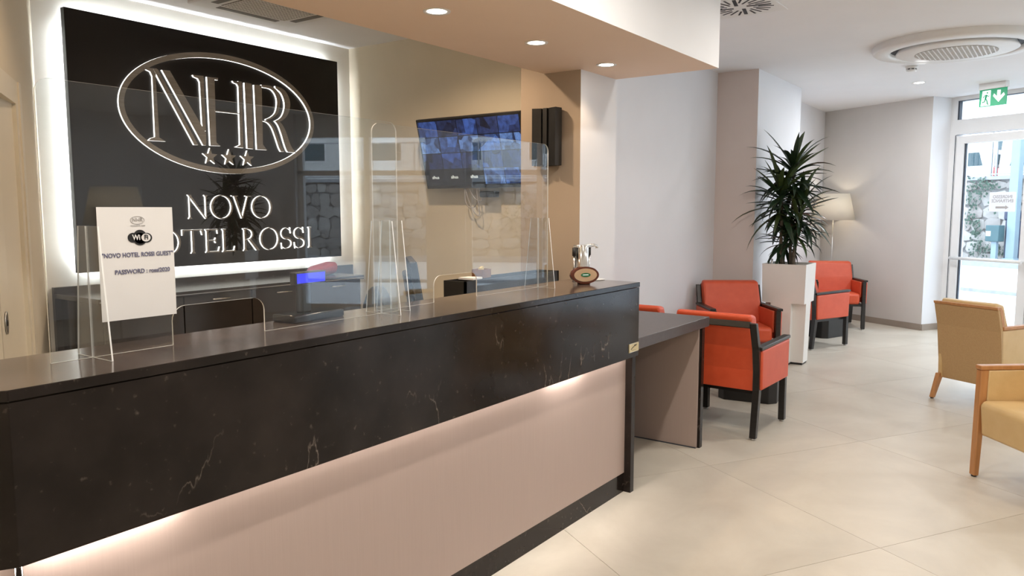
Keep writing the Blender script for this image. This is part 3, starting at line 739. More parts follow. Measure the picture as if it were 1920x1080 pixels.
letter_obj('monogram_letter', [
    mono((1148, 329), (1208, 333), (1218, 812), (1170, 830)), mono((1170, 824), (1216, 790), (1250, 837), (1170, 832)),
    band([(1205, 328), (1285, 340), (1335, 385), (1352, 460), (1338, 545), (1290, 590), (1240, 606)], [(1210, 348), (1275, 362), (1312, 405), (1326, 465), (1314, 540), (1280, 578), (1240, 596)]),
    band([(1312, 338), (1372, 360), (1412, 410), (1430, 480), (1412, 560), (1370, 605), (1330, 622)], [(1315, 356), (1355, 390), (1378, 440), (1386, 500), (1370, 560), (1345, 592), (1310, 610)]),
    band([(1208, 606), (1260, 612), (1300, 650), (1330, 720), (1358, 800), (1385, 849)], [(1208, 610), (1250, 622), (1285, 662), (1312, 730), (1340, 815), (1357, 849)]),
    band([(1328, 604), (1362, 630), (1395, 690), (1422, 770), (1448, 825), (1482, 857)], [(1310, 612), (1335, 645), (1360, 710), (1382, 785), (1400, 835), (1412, 853)])], yf, yb, LM, sg)
for sx_ in (3.216, 3.368, 3.520):
    pts = []
    for k in range(10):
        a = R(90 + 36 * k); rr = .060 if k % 2 == 0 else .025; pts.append((sx_ + rr * math.cos(a), 1.868 + rr * math.sin(a)))
    letter_obj('star', [('p', pts)], yf, yb, LM, sg)
for ch, x0, x1 in (('N', 3.015, 3.193), ('O', 3.206, 3.384), ('V', 3.375, 3.542), ('O', 3.546, 3.725)):
    letter_obj('letter', serif(ch, x0, 1.432, x1 - x0, .166), yf, yb, LM, sg)
for ch, x0, x1 in (('H', 2.600, 2.775), ('O', 2.787, 2.966), ('T', 2.978, 3.136), ('E', 3.139, 3.268), ('L', 3.271, 3.394), ('R', 3.447, 3.602), ('O', 3.609, 3.785), ('S', 3.795, 3.909), ('S', 3.920, 4.035), ('I', 4.049, 4.113)):
    letter_obj('letter', serif(ch, x0, 1.192, x1 - x0, .166), yf, yb, LM, sg)
for q in ((2.34, 4.36, 2.655, 2.670), (2.34, 4.36, 1.140, 1.155)):
    b = B(); b.box(q[0], q[1], SY + .047, SY + .058, q[2], q[3]); b.done('light_strip', M_led, sg)
for q in ((2.325, 2.340, 1.18, 2.60), (4.372, 4.387, 1.18, 2.60)):
    b = B(); b.box(q[0], q[1], SY + .047, SY + .058, q[2], q[3]); b.done('light_strip', M_led, sg)
for x, z in ((2.6, 1.5), (4.1, 1.5), (2.6, 2.3), (4.1, 2.3)):
    b = B(); b.cyl((x, SY + .044, z), (x, 5.021, z), .02, n=10); b.done('spacer', M_steel, sg)

# ================================================================== RECEPTION BACK UNIT
KZ = .985
cabx = [2.20, 2.70, 3.20, 3.70, 4.20]
wt = thing('back_worktop', 'dark glossy worktop along the wall under the lit sign', 'worktop', (0, 0, 0))
b = B(); b.box(2.165, 4.22, 4.45, 4.985, KZ - .03, KZ, bev=.002, seg=1); b.done('slab', M_cab, wt)
b = B(); b.box(2.17, 4.215, 4.447, 4.4505, KZ - .022, KZ - .017); b.done('edge_glint', M_steel, wt)  # bright strip standing in for light reflected along the worktop edge
sp = B(); sp.box(2.165, 4.60, 4.986, 5.017, .60, 1.022); tag(sp.done('splashback', M_cab), 'dark glossy splashback panel on the wall right below the lit sign', 'panel')
for i in range(4):
    c = thing('base_cabinet', 'dark base cabinet under the back worktop, ' + ('leftmost, beside the sliding door', 'second from the left', 'third from the left', 'rightmost, below the red pouch')[i], 'cabinet', (cabx[i], 4.47, 0), 0, 'dark cabinets below the sign')
    b = B(); b.box(.002, .498, .02, .51, .08, KZ - .031); b.done('body', M_cab, c)
    b = B(); b.box(.004, .496, 0, .019, .66, KZ - .033, bev=.001, seg=1); dr = b.done('drawer', M_cab, c)
    b = B(); b.tube([(.19, -.0, .92), (.19, -.03, .92), (.31, -.03, .92), (.31, -.0, .92)], .005, 8); b.done('handle', M_chrome, dr)
    b = B(); b.box(.004, .496, 0, .019, .085, .656, bev=.001, seg=1); dd = b.done('door', M_cab, c)
    b = B(); b.tube([(.19, -.0, .60), (.19, -.03, .60), (.31, -.03, .60), (.31, -.0, .60)], .005, 8); b.done('handle', M_chrome, dd)
    b = B(); b.box(.002, .498, .05, .5, 0, .08); b.done('plinth', M_black, c)

# red pouch on the worktop
b = B(); b.box(-.125, .125, -.07, .07, .002, .085, bev=.036, seg=4)
for v in b.bm.verts:
    v.co.z *= 1 + .25 * math.sin(v.co.x * 18 + 1) * (1 if v.co.z > .04 else .05); v.co.x += v.co.z * .3
o = b.done('red_pouch', M_red, None, (4.02, 4.72, KZ), (0, 0, R(12))); tag(o, 'small red cloth pouch lying on the dark back worktop', 'pouch')

# customer display on a pole
pd = thing('customer_display', 'small customer display with bright blue screen on a dark pole', 'display', (1.735, 2.105, CT), R(4))
b = B(); b.box(-.115, .115, -.055, .055, 0, .026, bev=.006, seg=2); b.done('base', M_blackgloss, pd)
b = B(); b.box(-.045, -.004, -.018, .018, .026, .125, bev=.004, seg=1); b.done('pole', M_black, pd)
b = B(); b.box(-.072, .072, -.014, .014, .122, .165, bev=.003, seg=1); hd = b.done('display_head', M_black, pd)
b = B(); b.box(-.064, .064, -.0155, -.0135, .127, .160); b.done('screen', M_bluescreen, hd)

# computer monitor seen edge-on
mo = thing('computer_monitor', 'black computer monitor seen edge-on behind the counter screens', 'monitor', (2.74, 2.58, .75), R(46))
b = B(); b.box(-.11, .11, -.08, .08, 0, .015, bev=.005, seg=1); b.done('stand_base', M_steel, mo)
b = B(); b.box(-.02, .02, -.01, .01, .015, .34); b.done('stand_neck', M_steel, mo)
mt = Matrix.Translation((0, -.03, .36)) @ Matrix.Rotation(R(-9), 4, 'X')
b = B(); b.box(-.22, .22, -.02, .015, -.14, .15, mt, bev=.005, seg=1); b.done('housing', M_black, mo)
b = B(); b.box(-.14, .14, .015, .045, -.08, .09, mt, bev=.01, seg=2); b.done('rear_hump', M_black, mo)
b = B(); b.box(-.205, .205, -.0215, -.0195, -.12, .135, mt); b.done('screen', M_blackgloss, mo)

# office chair
oc = thing('office_chair', 'black office chair whose rounded back shows over the counter', 'chair', (3.06, 3.12, 0), R(-100))
b = B(); pts = [(-.075, 0), (.075, 0)] + arc(0, .0, .075, .0, 0, 0, 1)[:0]
prof = [(-.21, .60), (.21, .60), (.21, .85)] + arc(0, .87, .21, .20, 0, 180, 14) + [(-.21, .85)]
b.poly_y([(x * .55, z) for x, z in prof], -.03, .03, bev=.012, seg=2); b.done('backrest', M_black, oc)
b = B(); b.box(-.23, .23, -.5, -.04, .43, .50, bev=.03, seg=3); b.done('seat', M_black, oc)
b = B(); b.tube([(0, .02, .66), (0, .05, .5), (0, -.1, .41), (0, -.25, .41)], .018, 8); b.done('back_bracket', M_black, oc)
b = B(); b.cyl((0, -.26, .08), (0, -.26, .43), .028, n=12); b.done('gas_lift', M_steel, oc)
for k in range(5):
    a = R(72 * k); b = B(); b.tube([(0, -.26, .10), (.28 * math.cos(a), -.26 + .28 * math.sin(a), .065)], .022, 6); b.cyl((.28 * math.cos(a) - .0, -.26 + .28 * math.sin(a) - .02, .03), (.28 * math.cos(a), -.26 + .28 * math.sin(a) + .02, .03), .03, n=12); b.done('caster_leg', M_black, oc)

# black pigeon-hole unit on the work desk
sh = thing('black_shelf_unit', 'low black open shelf unit on the desk under the television', 'shelf', (3.325, 2.86, .75), 0)
sh.location.y = 2.70
b = B(); b.box(0, .98, 0, .012, 0, .345); b.box(0, .012, 0, .16, 0, .345); b.box(.968, .98, 0, .16, 0, .345); b.box(.012, .968, .148, .16, 0, .345); b.box(.012, .968, .012, .148, 0, .012)
b.done('carcass', M_black, sh)
b = B(); b.box(.012, .968, .012, .148, .20, .212); b.done('shelf', M_black, sh)
# contents
b = B(); b.box(-.045, .045, -.04, .04, 0, .075); bk = thing('brown_box', 'small brown box of yellow packets on the black shelf', 'box', (3.60, 2.80, .75 + .3455), R(8))
b.bm.free(); b = B()
for q in ((-.045, .045, -.04, -.034), (-.045, .045, .034, .04), (-.045, -.039, -.034, .034), (.039, .045, -.034, .034)): b.box(q[0], q[1], q[2], q[3], 0, .05)
b.box(-.039, .039, -.034, .034, 0, .006); b.done('box_body', M_basket, bk)
for k in range(6):
    b = B(); b.box(-.016, .016, -.006, .006, .008, .062, Matrix.Translation((-.024 + .0095 * k, -.012 + .005 * k, 0)) @ Matrix.Rotation(R(random.uniform(-14, 14)), 4, 'Y')); b.done('packet', M_yellow, bk)
b = B(); b.hexa([(-.05, -.05, 0), (.05, -.05, 0), (.05, .05, 0), (-.05, .05, 0)], [(-.048, -.05, .010), (.05, -.05, .012), (.05, .05, .010), (-.05, .05, .012)])
tag(b.done('paper_pad', M_paper, None, (3.47, 2.78, .75 + .3455), (0, 0, R(5))), 'white paper pad lying on top of the black shelf unit', 'paper')

# ================================================================== TELEVISION
TV = thing('television', 'wall television showing blue camera pictures, tilted down beside the pillar', 'television', (4.485, 3.57, 1.918))
tm = Matrix.Rotation(R(-14), 4, 'Y')          # tilt: top leans out toward -X
W2, H2 = .486, .266
b = B(); b.box(-.018, .022, -W2, W2, -H2, H2, tm, bev=.004, seg=1); b.done('housing', M_black, TV)
b = B(); b.box(.022, .04, -.3, .3, -.10, .12, tm, bev=.008, seg=2); b.done('rear_cover', M_black, TV)
tvm = []
for i, (c, s) in enumerate((((.03, .07, .25), .55), ((.05, .12, .36), .6), ((.015, .03, .11), .5), ((.09, .17, .38), .6), ((.01, .012, .02), .3))):
    m, ntt, bb = base('camera_picture_%d' % i); N = ntt.nodes.new; L = ntt.links.new
    bb.inputs['Base Color'].default_value = (.01, .01, .012, 1); bb.inputs['Roughness'].default_value = .25
    tc = N('ShaderNodeNewGeometry'); mp = N('ShaderNodeMapping'); mp.inputs['Rotation'].default_value = (.6, .3, .2); L(tc.outputs['Position'], mp.inputs['Vector'])
    v = N('ShaderNodeTexVoronoi'); v.inputs['Scale'].default_value = 9 + 2 * i; L(mp.outputs[0], v.inputs['Vector'])
    nz = N('ShaderNodeTexNoise'); nz.inputs['Scale'].default_value = 26; L(tc.outputs['Position'], nz.inputs['Vector'])
    mu = N('ShaderNodeMath'); mu.operation = 'MULTIPLY'; L(v.outputs['Color'], mu.inputs[0]); L(nz.outputs['Fac'], mu.inputs[1])
    rp = N('ShaderNodeValToRGB'); rp.color_ramp.elements[0].color = (c[0] * .1, c[1] * .1, c[2] * .15, 1); rp.color_ramp.elements[1].color = (*[min(1, x * 1.7) for x in c], 1)
    rp.color_ramp.elements[0].position = .08; rp.color_ramp.elements[1].position = .55
    L(mu.outputs[0], rp.inputs[0]); L(rp.outputs[0], bb.inputs['Emission Color']); bb.inputs['Emission Strength'].default_value = s * 1.5
    tvm.append(m)
rows, cols = 4, 5
scr = B(); scr.box(-.0195, -.0175, -W2 + .012, W2 - .012, -H2 + .022, H2 - .012, tm); so_ = scr.done('screen', M_blackgloss, TV)
cw = (2 * W2 - .03) / cols; chh = (2 * H2 - .045) / rows
for r_ in range(rows):
    for c_ in range(cols):
        y1 = W2 - .015 - c_ * cw; z1 = H2 - .018 - r_ * chh
        dark = (r_ == 3 and c_ <= 2) 
        b = B(); b.box(-.0205, -.0195, y1 - cw + .003, y1 - .003, z1 - chh + .003, z1 - .003, tm)
        o = b.done('camera_picture', tvm[4] if dark else tvm[(r_ * 3 + c_ * 2) % 4], so_)
        if dark:
            p = tm @ Vector((-.0212, y1 - cw / 2, z1 - chh / 2))
            t_ = text('caption', 'alhua', .034, M_exitwhite, so_, p, (0, 0, 0), ext=.0002)
            t_.rotation_euler = (tm @ Matrix(((0, 0, -1, 0), (-1, 0, 0, 0), (0, 1, 0, 0), (0, 0, 0, 1)))).to_euler()
b = B(); b.box(.04, .136, -.03, .03, -.03, .03); b.box(.136, .149, -.1, .1, -.12, .12); b.done('wall_bracket', M_black, TV)
b = B(); b.box(-.02, .045, -.11, .03, -.33, -.285, Matrix.Translation((.075, -.05, 0)), bev=.006, seg=1); b.done('receiver_box', M_black, TV)
for k, (y0, y1, dz) in enumerate(((.12, .02, .16), (.05, -.03, .11), (-.02, .09, .22))):
    pts = [(.06 + .02 * math.sin(t * 3), y0 + (y1 - y0) * t + .03 * math.sin(t * 6 + k), -.25 - dz * math.sin(math.pi * t) * 1.0) for t in [i / 12 for i in range(13)]]
    b = B(); b.tube(pts, .004, 6); b.done('cable', M_inkgrey, TV)

# black finned wall fixture on the pillar
fx = thing('wall_fixture', 'tall black wall fixture of three upright fins on the pillar', 'wall fixture', (4.40, 2.83, 1.975))
hz = .188
b = B(); b.poly_z([(-.0, .03), (-.0, -.03), (-.075, -.016), (-.075, .016)][::-1], -hz, hz); b.done('fin', M_black, fx)
b = B(); b.poly_z([(-.005, .038), (-.075, .028), (-.095, .088), (-.03, .098), (-.005, .07)], -hz, hz); b.done('fin', M_black, fx)
b = B(); b.poly_z([(-.005, -.038), (-.005, -.07), (-.03, -.105), (-.095, -.095), (-.070, -.028)], -hz, hz); b.done('fin', M_black, fx)
b = B(); b.box(-.006, 0, -.07, .07, -hz + .01, hz - .03); b.done('back_plate', M_black, fx)

# ================================================================== ITEMS ON THE COUNTER
gd = thing('gel_dispenser', 'shiny chrome dispenser column with a side spout at the counter end', 'dispenser', (3.485, 2.045, CT), R(-18))
b = B(); b.lathe([(0, 0), (.05, 0), (.05, .008), (.037, .012), (.037, .178), (.034, .186), (0, .188)], 28); b.done('cylinder', M_chrome, gd)
b = B(); b.box(-.045, .06, -.016, .016, .176, .192, bev=.004, seg=2); b.tube([(.05, 0, .184), (.085, 0, .188), (.105, 0, .182), (.108, 0, .172)], .008, 10); b.done('spout', M_chrome, gd)
for sx_ in (-.052, .052):
    b = B(); b.cyl((sx_, 0, .012), (sx_, 0, .135), .0055, n=10); b.done('rod', M_chrome, gd)
    b = B(); b.cyl((sx_, 0, .135), (sx_, 0, .178), .010, n=12); b.done('grip', M_black, gd)
b = B(); b.lathe([(0, 0), (.062, 0), (.066, .004), (0, .006)], 28); tag(b.done('drip_saucer', M_planter, None, (3.60, 2.04, CT)), 'flat white saucer beside the chrome dispenser on the counter', 'saucer')
pq = thing('oval_plaque', 'glossy brown oval plaque with green badge standing on the counter', 'plaque', (3.346, 1.945, CT), R(-38))
ry = Matrix.Rotation(R(90), 4, 'X')
def oval(b, rx, rz, y0, y1, z, bev=0): b.poly_y(arc(0, z, rx, rz, 0, 348.75, 31), y0, y1, bev, 3)
b = B(); oval(b, .075, .043, -.012, .02, .047, .010); b.done('body', M_browngloss, pq)
b = B(); oval(b, .061, .033, -.0145, -.011, .048); b.done('face', M_tanface, pq)
b = B(); oval(b, .026, .010, -.0165, -.0140, .049); bd = b.done('badge', M_green, pq)
b = B(); b.box(-.016, .014, -.0172, -.0163, .048, .0505); b.done('badge_mark', M_exitwhite, bd)
b = B(); b.box(-.03, .03, -.006, .03, 0, .008, bev=.003, seg=1); b.done('foot', M_browngloss, pq)

# ================================================================== ARMCHAIRS
def loft_y(b, prof, y0, y1, bev=0, seg=2): return b.poly_y(prof, y0, y1, bev, seg)
def orange_chair(label, loc, rz, group):
    t = thing('orange_armchair', label, 'armchair', loc, rz, group)
    for s in (-1, 1):
        y0, y1 = (s * .305, s * .262) if s < 0 else (.262, .305)
        y0, y1 = min(y0, y1), max(y0, y1)
        b = B(); b.hexa([(.255, y0, .012), (.297, y0, .012), (.297, y1, .012), (.255, y1, .012)], [(.25, y0, .60), (.29, y0, .60), (.29, y1, .60), (.25, y1, .60)], .003, 1); l = b.done('front_leg', M_blackwood, t)
        b = B(); b.cyl((.276, (y0 + y1) / 2, 0), (.276, (y0 + y1) / 2, .012), .016, n=10); b.done('glide', M_steel, l)
        prof = [(-.318, .012), (-.282, .012), (-.236, .30), (-.236, .45), (-.262, .60), (-.335, .775), (-.372, .775), (-.305, .60), (-.278, .45), (-.278, .31)]
        b = B(); b.poly_y(prof, y0, y1, .003, 1); l = b.done('rear_leg', M_blackwood, t)
        b = B(); b.cyl((-.30, (y0 + y1) / 2, 0), (-.30, (y0 + y1) / 2, .012), .016, n=10); b.done('glide', M_steel, l)
        pa = [(-.262, .325), (.272, .325), (.278, .598), (-.272, .588)]
        yy = (.292, .320) if s > 0 else (-.320, -.292)
        b = B(); b.poly_y(pa, yy[0], yy[1], .012, 3); b.done('outer_side_panel', M_orange, t)
        yy = (.245, .263) if s > 0 else (-.263, -.245)
        b = B(); b.poly_y([(-.25, .40), (.245, .40), (.248, .596), (-.27, .588)], yy[0], yy[1], .006, 2); b.done('inner_side_panel', M_orange, t)
        yy = (.270, .321) if s > 0 else (-.321, -.270)
        b = B(); b.poly_y([(-.285, .590), (.292, .600), (.290, .622), (-.285, .612)], yy[0], yy[1], .004, 2); b.done('arm_rail', M_blackwood, t)
    b = B(); b.poly_y([(-.335, .735), (-.322, .775), (-.362, .785), (-.375, .745)], -.263, .263, .003, 1); b.done('back_rail', M_blackwood, t)
    b = B(); b.poly_y([(-.265, .315), (-.245, .315), (-.245, .45), (-.275, .60), (-.345, .755), (-.366, .75), (-.297, .60), (-.268, .45)], -.260, .260, .005, 2); b.done('back_panel', M_orange, t)
    b = B(); b.poly_y([(-.225, .43), (-.13, .43), (-.175, .62), (-.245, .815), (-.345, .825), (-.335, .78), (-.262, .60)], -.262, .262, .03, 3); b.done('back_cushion', M_orange, t)
    b = B(); b.box(-.23, .288, -.243, .243, .315, .455, bev=.035, seg=3); b.done('seat_cushion', M_orange, t)
    b = B(); b.box(-.24, .26, -.260, .260, .29, .325); b.done('seat_rail', M_blackwood, t)
    return t
G = 'orange armchairs around the black cube tables'
a1 = orange_chair('orange armchair nearest the counter desk, its back to the camera', (5.195, 1.84, 0), R(-1.5), G)
dup(a1, (6.93, 2.40, 0), R(215), 'orange armchair facing the camera between the desk and the white planter', G)
dup(a1, (5.27, 2.525, 0), R(0), 'orange armchair mostly hidden behind the side desk, only its back top showing', G)
dup(a1, (8.835, 2.26, 0), R(-23), 'orange armchair just right of the white planter, side arm toward the camera', G)
dup(a1, (10.37, 2.34, 0), R(207), 'farthest orange armchair, by the floor lamp in the corner', G)

def cube_table(label, loc, rz):
    t = thing('cube_table', label, 'table', loc, rz, 'black cube tables between the orange armchairs')
    c = .055; q = .225
    pts = [(-q + c, -q), (q - c, -q), (q, -q + c), (q, q - c), (q - c, q), (-q + c, q), (-q, q - c), (-q, -q + c)]
    b = B(); b.poly_z(pts, 0, .38, .004, 1); b.done('pedestal', M_black, t)
    b = B(); b.poly_z([(x * 1.04, y * 1.04) for x, y in pts], .38, .405, .004, 1); b.done('table_top', M_blackgloss, t)
    return t
cube_table('low black cube table behind the nearest orange armchair', (6.07, 1.97, 0), R(8))
cube_table('low black cube table beyond the planter between two orange armchairs', (9.56, 2.30, 0), R(-20))

def cream_chair(label, loc, rz):
    t = thing('cream_armchair', label, 'armchair', loc, rz, 'cream armchairs on the right')
    for s in (-1, 1):
        y0, y1 = sorted((s * .275, s * .318))
        b = B(); b.hexa([(.262, y0, .008), (.292, y0, .008), (.292, y1, .008), (.262, y1, .008)], [(.238, y0, .612), (.285, y0, .612), (.285, y1, .612), (.238, y1, .612)], .004, 1); l = b.done('front_leg', M_oak, t)
        b = B(); b.cyl((.277, (y0 + y1) / 2, 0), (.277, (y0 + y1) / 2, .008), .014, n=10); b.done('glide', M_black, l)
        b = B(); b.hexa([(-.345, y0, .008), (-.315, y0, .008), (-.315, y1, .008), (-.345, y1, .008)], [(-.285, y0, .20), (-.225, y0, .20), (-.225, y1, .20), (-.285, y1, .20)], .004, 1); l = b.done('rear_leg', M_oak, t)
        b = B(); b.cyl((-.33, (y0 + y1) / 2, 0), (-.33, (y0 + y1) / 2, .008), .014, n=10); b.done('glide', M_black, l)
        b = B(); b.poly_y([(-.28, .612), (.290, .612), (.290, .637), (-.28, .637)], y0 - .004, y1 + .004, .005, 2); b.done('arm_cap', M_oak, t)
        yy = (.272, .312) if s > 0 else (-.312, -.272)
        b = B(); b.poly_y([(-.262, .17), (.245, .235), (.242, .611), (-.285, .611)], yy[0], yy[1], .008, 2); b.done('side_panel', M_creamleather, t)
    b = B(); b.poly_y([(-.248, .165), (-.222, .165), (-.275, .60), (-.325, .765), (-.352, .765), (-.302, .60)], -.312, .312, .004, 1); b.done('back_panel', M_creamback, t)
    b = B(); b.poly_y([(-.315, .765), (-.300, .765), (-.312, .785), (-.362, .785), (-.355, .765)], -.312, .312, .002, 1); b.done('back_rail', M_oak, t)
    for s in (-1, 1):
        y0, y1 = sorted((s * .285, s * .312)); b = B(); b.poly_y([(-.285, .637), (-.262, .637), (-.295, .765), (-.326, .765)], y0, y1); b.done('back_post', M_oak, t)
    b = B(); b.poly_y([(-.22, .42), (-.12, .42), (-.17, .62), (-.225, .79), (-.30, .812), (-.325, .79), (-.27, .60)], -.268, .268, .028, 3); b.done('back_cushion', M_creamleather, t)
    b = B(); b.poly_y([(-.22, .245), (.275, .245), (.292, .42), (.27, .445), (-.22, .43)], -.266, .266, .022, 3); b.done('seat_cushion', M_creamleather, t)
    return t
c1 = cream_chair('cream armchair with a tan woven back, turned away from the camera', (7.0, .395, 0), R(-30)); c1.scale = (1, .82, 1)
dup(c1, (4.89, -.075, 0), R(130), 'cream armchair cut by the right picture edge, wooden front leg nearest the camera').scale = (1, 1, 1)

wt2 = thing('wooden_side_table', 'low wooden table just showing at the right edge behind the front armchair', 'table', (6.55, -.32, 0), R(-30))
b = B(); b.box(-.29, .29, -.29, .29, .36, .40, bev=.006, seg=2); b.done('table_top', M_oak, wt2)
for sx_ in (-1, 1):
    for sy_ in (-1, 1):
        b = B(); b.hexa([(sx_ * .25 - .014, sy_ * .25 - .014, 0), (sx_ * .25 + .014, sy_ * .25 - .014, 0), (sx_ * .25 + .014, sy_ * .25 + .014, 0), (sx_ * .25 - .014, sy_ * .25 + .014, 0)], [(sx_ * .24 - .022, sy_ * .24 - .022, .36), (sx_ * .24 + .022, sy_ * .24 - .022, .36), (sx_ * .24 + .022, sy_ * .24 + .022, .36), (sx_ * .24 - .022, sy_ * .24 + .022, .36)]); b.done('leg', M_oak, wt2)

# ================================================================== PLANTER + PLANT
def planter(label, loc, rz):
    t = thing('planter', label, 'planter', loc, rz)
    H = .975; zn = .60; q = .205; w = .125; dp = .085
    k = .90
    b = B()
    def sc(z): return k + (1 - k) * z / H
    pin = [(-q, -q + w), (-q + dp, -q + w), (-q + dp, -q), (q - w, -q), (q - w, -q + dp), (q, -q + dp), (q, q - w), (q - dp, q - w), (q - dp, q), (-q + w, q), (-q + w, q - dp), (-q, q - dp)]
    s0, s1, s2 = sc(.02), sc(zn), 1.0
    b.hexa([(x * s0, y * s0, .02) for x, y in pin], [(x * s1, y * s1, zn) for x, y in pin])
    sq = [(-q, -q), (q, -q), (q, q), (-q, q)]
    inn = [(x * .93, y * .93) for x, y in sq]
    vb = [b.bm.verts.new((x * s1, y * s1, zn)) for x, y in sq]; vt = [b.bm.verts.new((x, y, H)) for x, y in sq]
    vi = [b.bm.verts.new((x, y, H)) for x, y in inn]; vj = [b.bm.verts.new((x, y, H - .05)) for x, y in inn]
    for i in range(4):
        j = (i + 1) % 4
        for f in ((vb[i], vb[j], vt[j], vt[i]), (vt[i], vt[j], vi[j], vi[i]), (vi[i], vi[j], vj[j], vj[i])): b.bm.faces.new(f)
    b.bm.faces.new(vb[::-1])
    b.done('planter_body', M_planter, t, fixn=True)
    b = B(); b.hexa([(x * s0 * .96, y * s0 * .96, 0) for x, y in pin], [(x * s0 * .96, y * s0 * .96, .02) for x, y in pin]); b.done('foot', M_black, t)
    b = B(); b.box(-q * .925, q * .925, -q * .925, q * .925, H - .06, H - .045); b.done('soil', M_soil, t)
    b = B(); b.cyl((-.14, .13, H - .05), (-.14, .13, H + .045), .009, n=10); b.done('water_gauge', M_steel, t)
    return t
planter('tall white square planter with a stepped corner, holding the tall plant', (7.67, 2.155, 0), R(2))

# strap leaf meshes (shared): leaf along +x, arching
LEAVES = []
for k, (ln, wd2, droop) in enumerate(((.48, .066, .10), (.44, .062, .22), (.41, .060, .38), (.38, .058, .06), (.35, .054, .30), (.52, .068, .26))):
    bm = bmesh.new(); n = 7; rows_ = []
    for i in range(n + 1):
        t = i / n
        wv = wd2 * (.55 + .45 * math.sin(math.pi * min(1, t * 1.4) * .5)) * (1 - t ** 3.2) * .5 + .0006
        x = ln * (t - droop * .35 * t ** 3); z = -ln * droop * t ** 2.4
        rows_.append((bm.verts.new((x, -wv, z + wv * .45)), bm.verts.new((x, 0, z)), bm.verts.new((x, wv, z + wv * .45))))
    for a, c in zip(rows_, rows_[1:]):
        for q in ((a[0], c[0], c[1], a[1]), (a[1], c[1], c[2], a[2])):
            f = bm.faces.new(q); f.smooth = True
    for mi, mm in enumerate((M_leaf, M_leaf2)):
        me = bpy.data.meshes.new('leaf'); bm.to_mesh(me); me.materials.append(mm)
        LEAVES.append(me)
    bm.free()
def dracaena(label, loc, rz, seed):
    rnd = random.Random(seed)
    t = thing('dracaena_plant', label, 'plant', loc, rz)
    heads = [((-.01, -.02), (.01, -.01), .97, 62, .92), ((-.03, .06), (-.05, .10), .74, 58, .95), ((.04, -.05), (.06, -.10), .62, 56, .85), ((.03, .04), (.02, .05), .34, 44, .66), ((-.04, -.04), (-.04, -.06), .44, 34, .66)]
    for (fx_, fy_), (hx, hy), hz_, nl, sc_ in heads:
        b = B(); pts = [(fx_ + (hx - fx_) * u, fy_ + (hy - fy_) * u + .008 * math.sin(u * 6), hz_ * u) for u in [i / 6 for i in range(7)]]
        b.tube(pts, .016, 8, [1, .95, .95, .9, .9, .85, .8]); b.done('cane', M_cane, t)
        for i in range(nl):
            u = i / nl
            me = LEAVES[rnd.randrange(6) * 2 + (1 if (u > .72 and rnd.random() < .5) or rnd.random() < .08 else 0)]
            el = R(-34 + 108 * u ** 1.3 + rnd.uniform(-12, 12)); az = i * 2.39996 + rnd.uniform(-.25, .25)
            z = hz_ - .24 * sc_ * (1 - u) + .02 * u
            fu = min(1, max(0, z / hz_))
            o = link('leaf', me, t, (fx_ + (hx - fx_) * fu + .012 * math.cos(az), fy_ + (hy - fy_) * fu + .012 * math.sin(az), z), (rnd.uniform(-.3, .3), -el, az))
            s = sc_ * rnd.uniform(.78, 1.12); o.scale = (s, s, s)
    return t
dracaena('tall dark green dracaena with strap leaves growing in the white planter', (7.66, 2.16, .928), R(20), 3)
pl2_ = planter('white planter by the front window, seen only as a reflection', (6.05, -4.75, 0), R(-30))
dracaena('dracaena by the front window, seen only as a reflection in the acrylic', (6.05, -4.75, .928), R(75), 11)

# ================================================================== FLOOR LAMPS
def floor_lamp(label, loc, lit):
    t = thing('floor_lamp', label, 'lamp', loc)
    b = B(); b.lathe([(0, 0), (.135, 0), (.14, .006), (.13, .016), (.015, .02), (0, .02)], 32); b.done('base', M_steel, t)
    b = B(); b.cyl((0, 0, .018), (0, 0, 1.52), .0095, n=12); b.done('pole', M_steel, t)
    b = B(); b.lathe([(.275, 1.355), (.198, 1.705), (.196, 1.705), (.273, 1.355)], 40, closed=True); b.done('lamp_shade', M_shade, t)
    b = B()
    for k in range(3):
        a = R(120 * k); b.cyl((0, 0, 1.50), (.235 * math.cos(a), .235 * math.sin(a), 1.53), .003, n=6)
    b.done('shade_spider', M_steel, t)
    b = B(); b.lathe([(0, 1.51), (.02, 1.52), (.032, 1.55), (.03, 1.585), (0, 1.60)], 18); b.done('bulb', em('bulb_glow_%d' % lit, (1, .8, .5), 12.0 if lit else .2), t)
    if lit:
        ld = bpy.data.lights.new('bulb_light', 'POINT'); ld.energy = lit; ld.color = (1, .88, .70); ld.shadow_soft_size = .04
        o = bpy.data.objects.new('bulb_light', ld); COL.objects.link(o); o.parent = t; o.location = (0, 0, 1.545)
    return t
floor_lamp('lit floor lamp with a white tapered shade in the far corner', (11.0, 2.535, 0), 9)
floor_lamp('floor lamp behind the camera, seen only as a faint reflection', (3.7, -3.2, 0), 8)

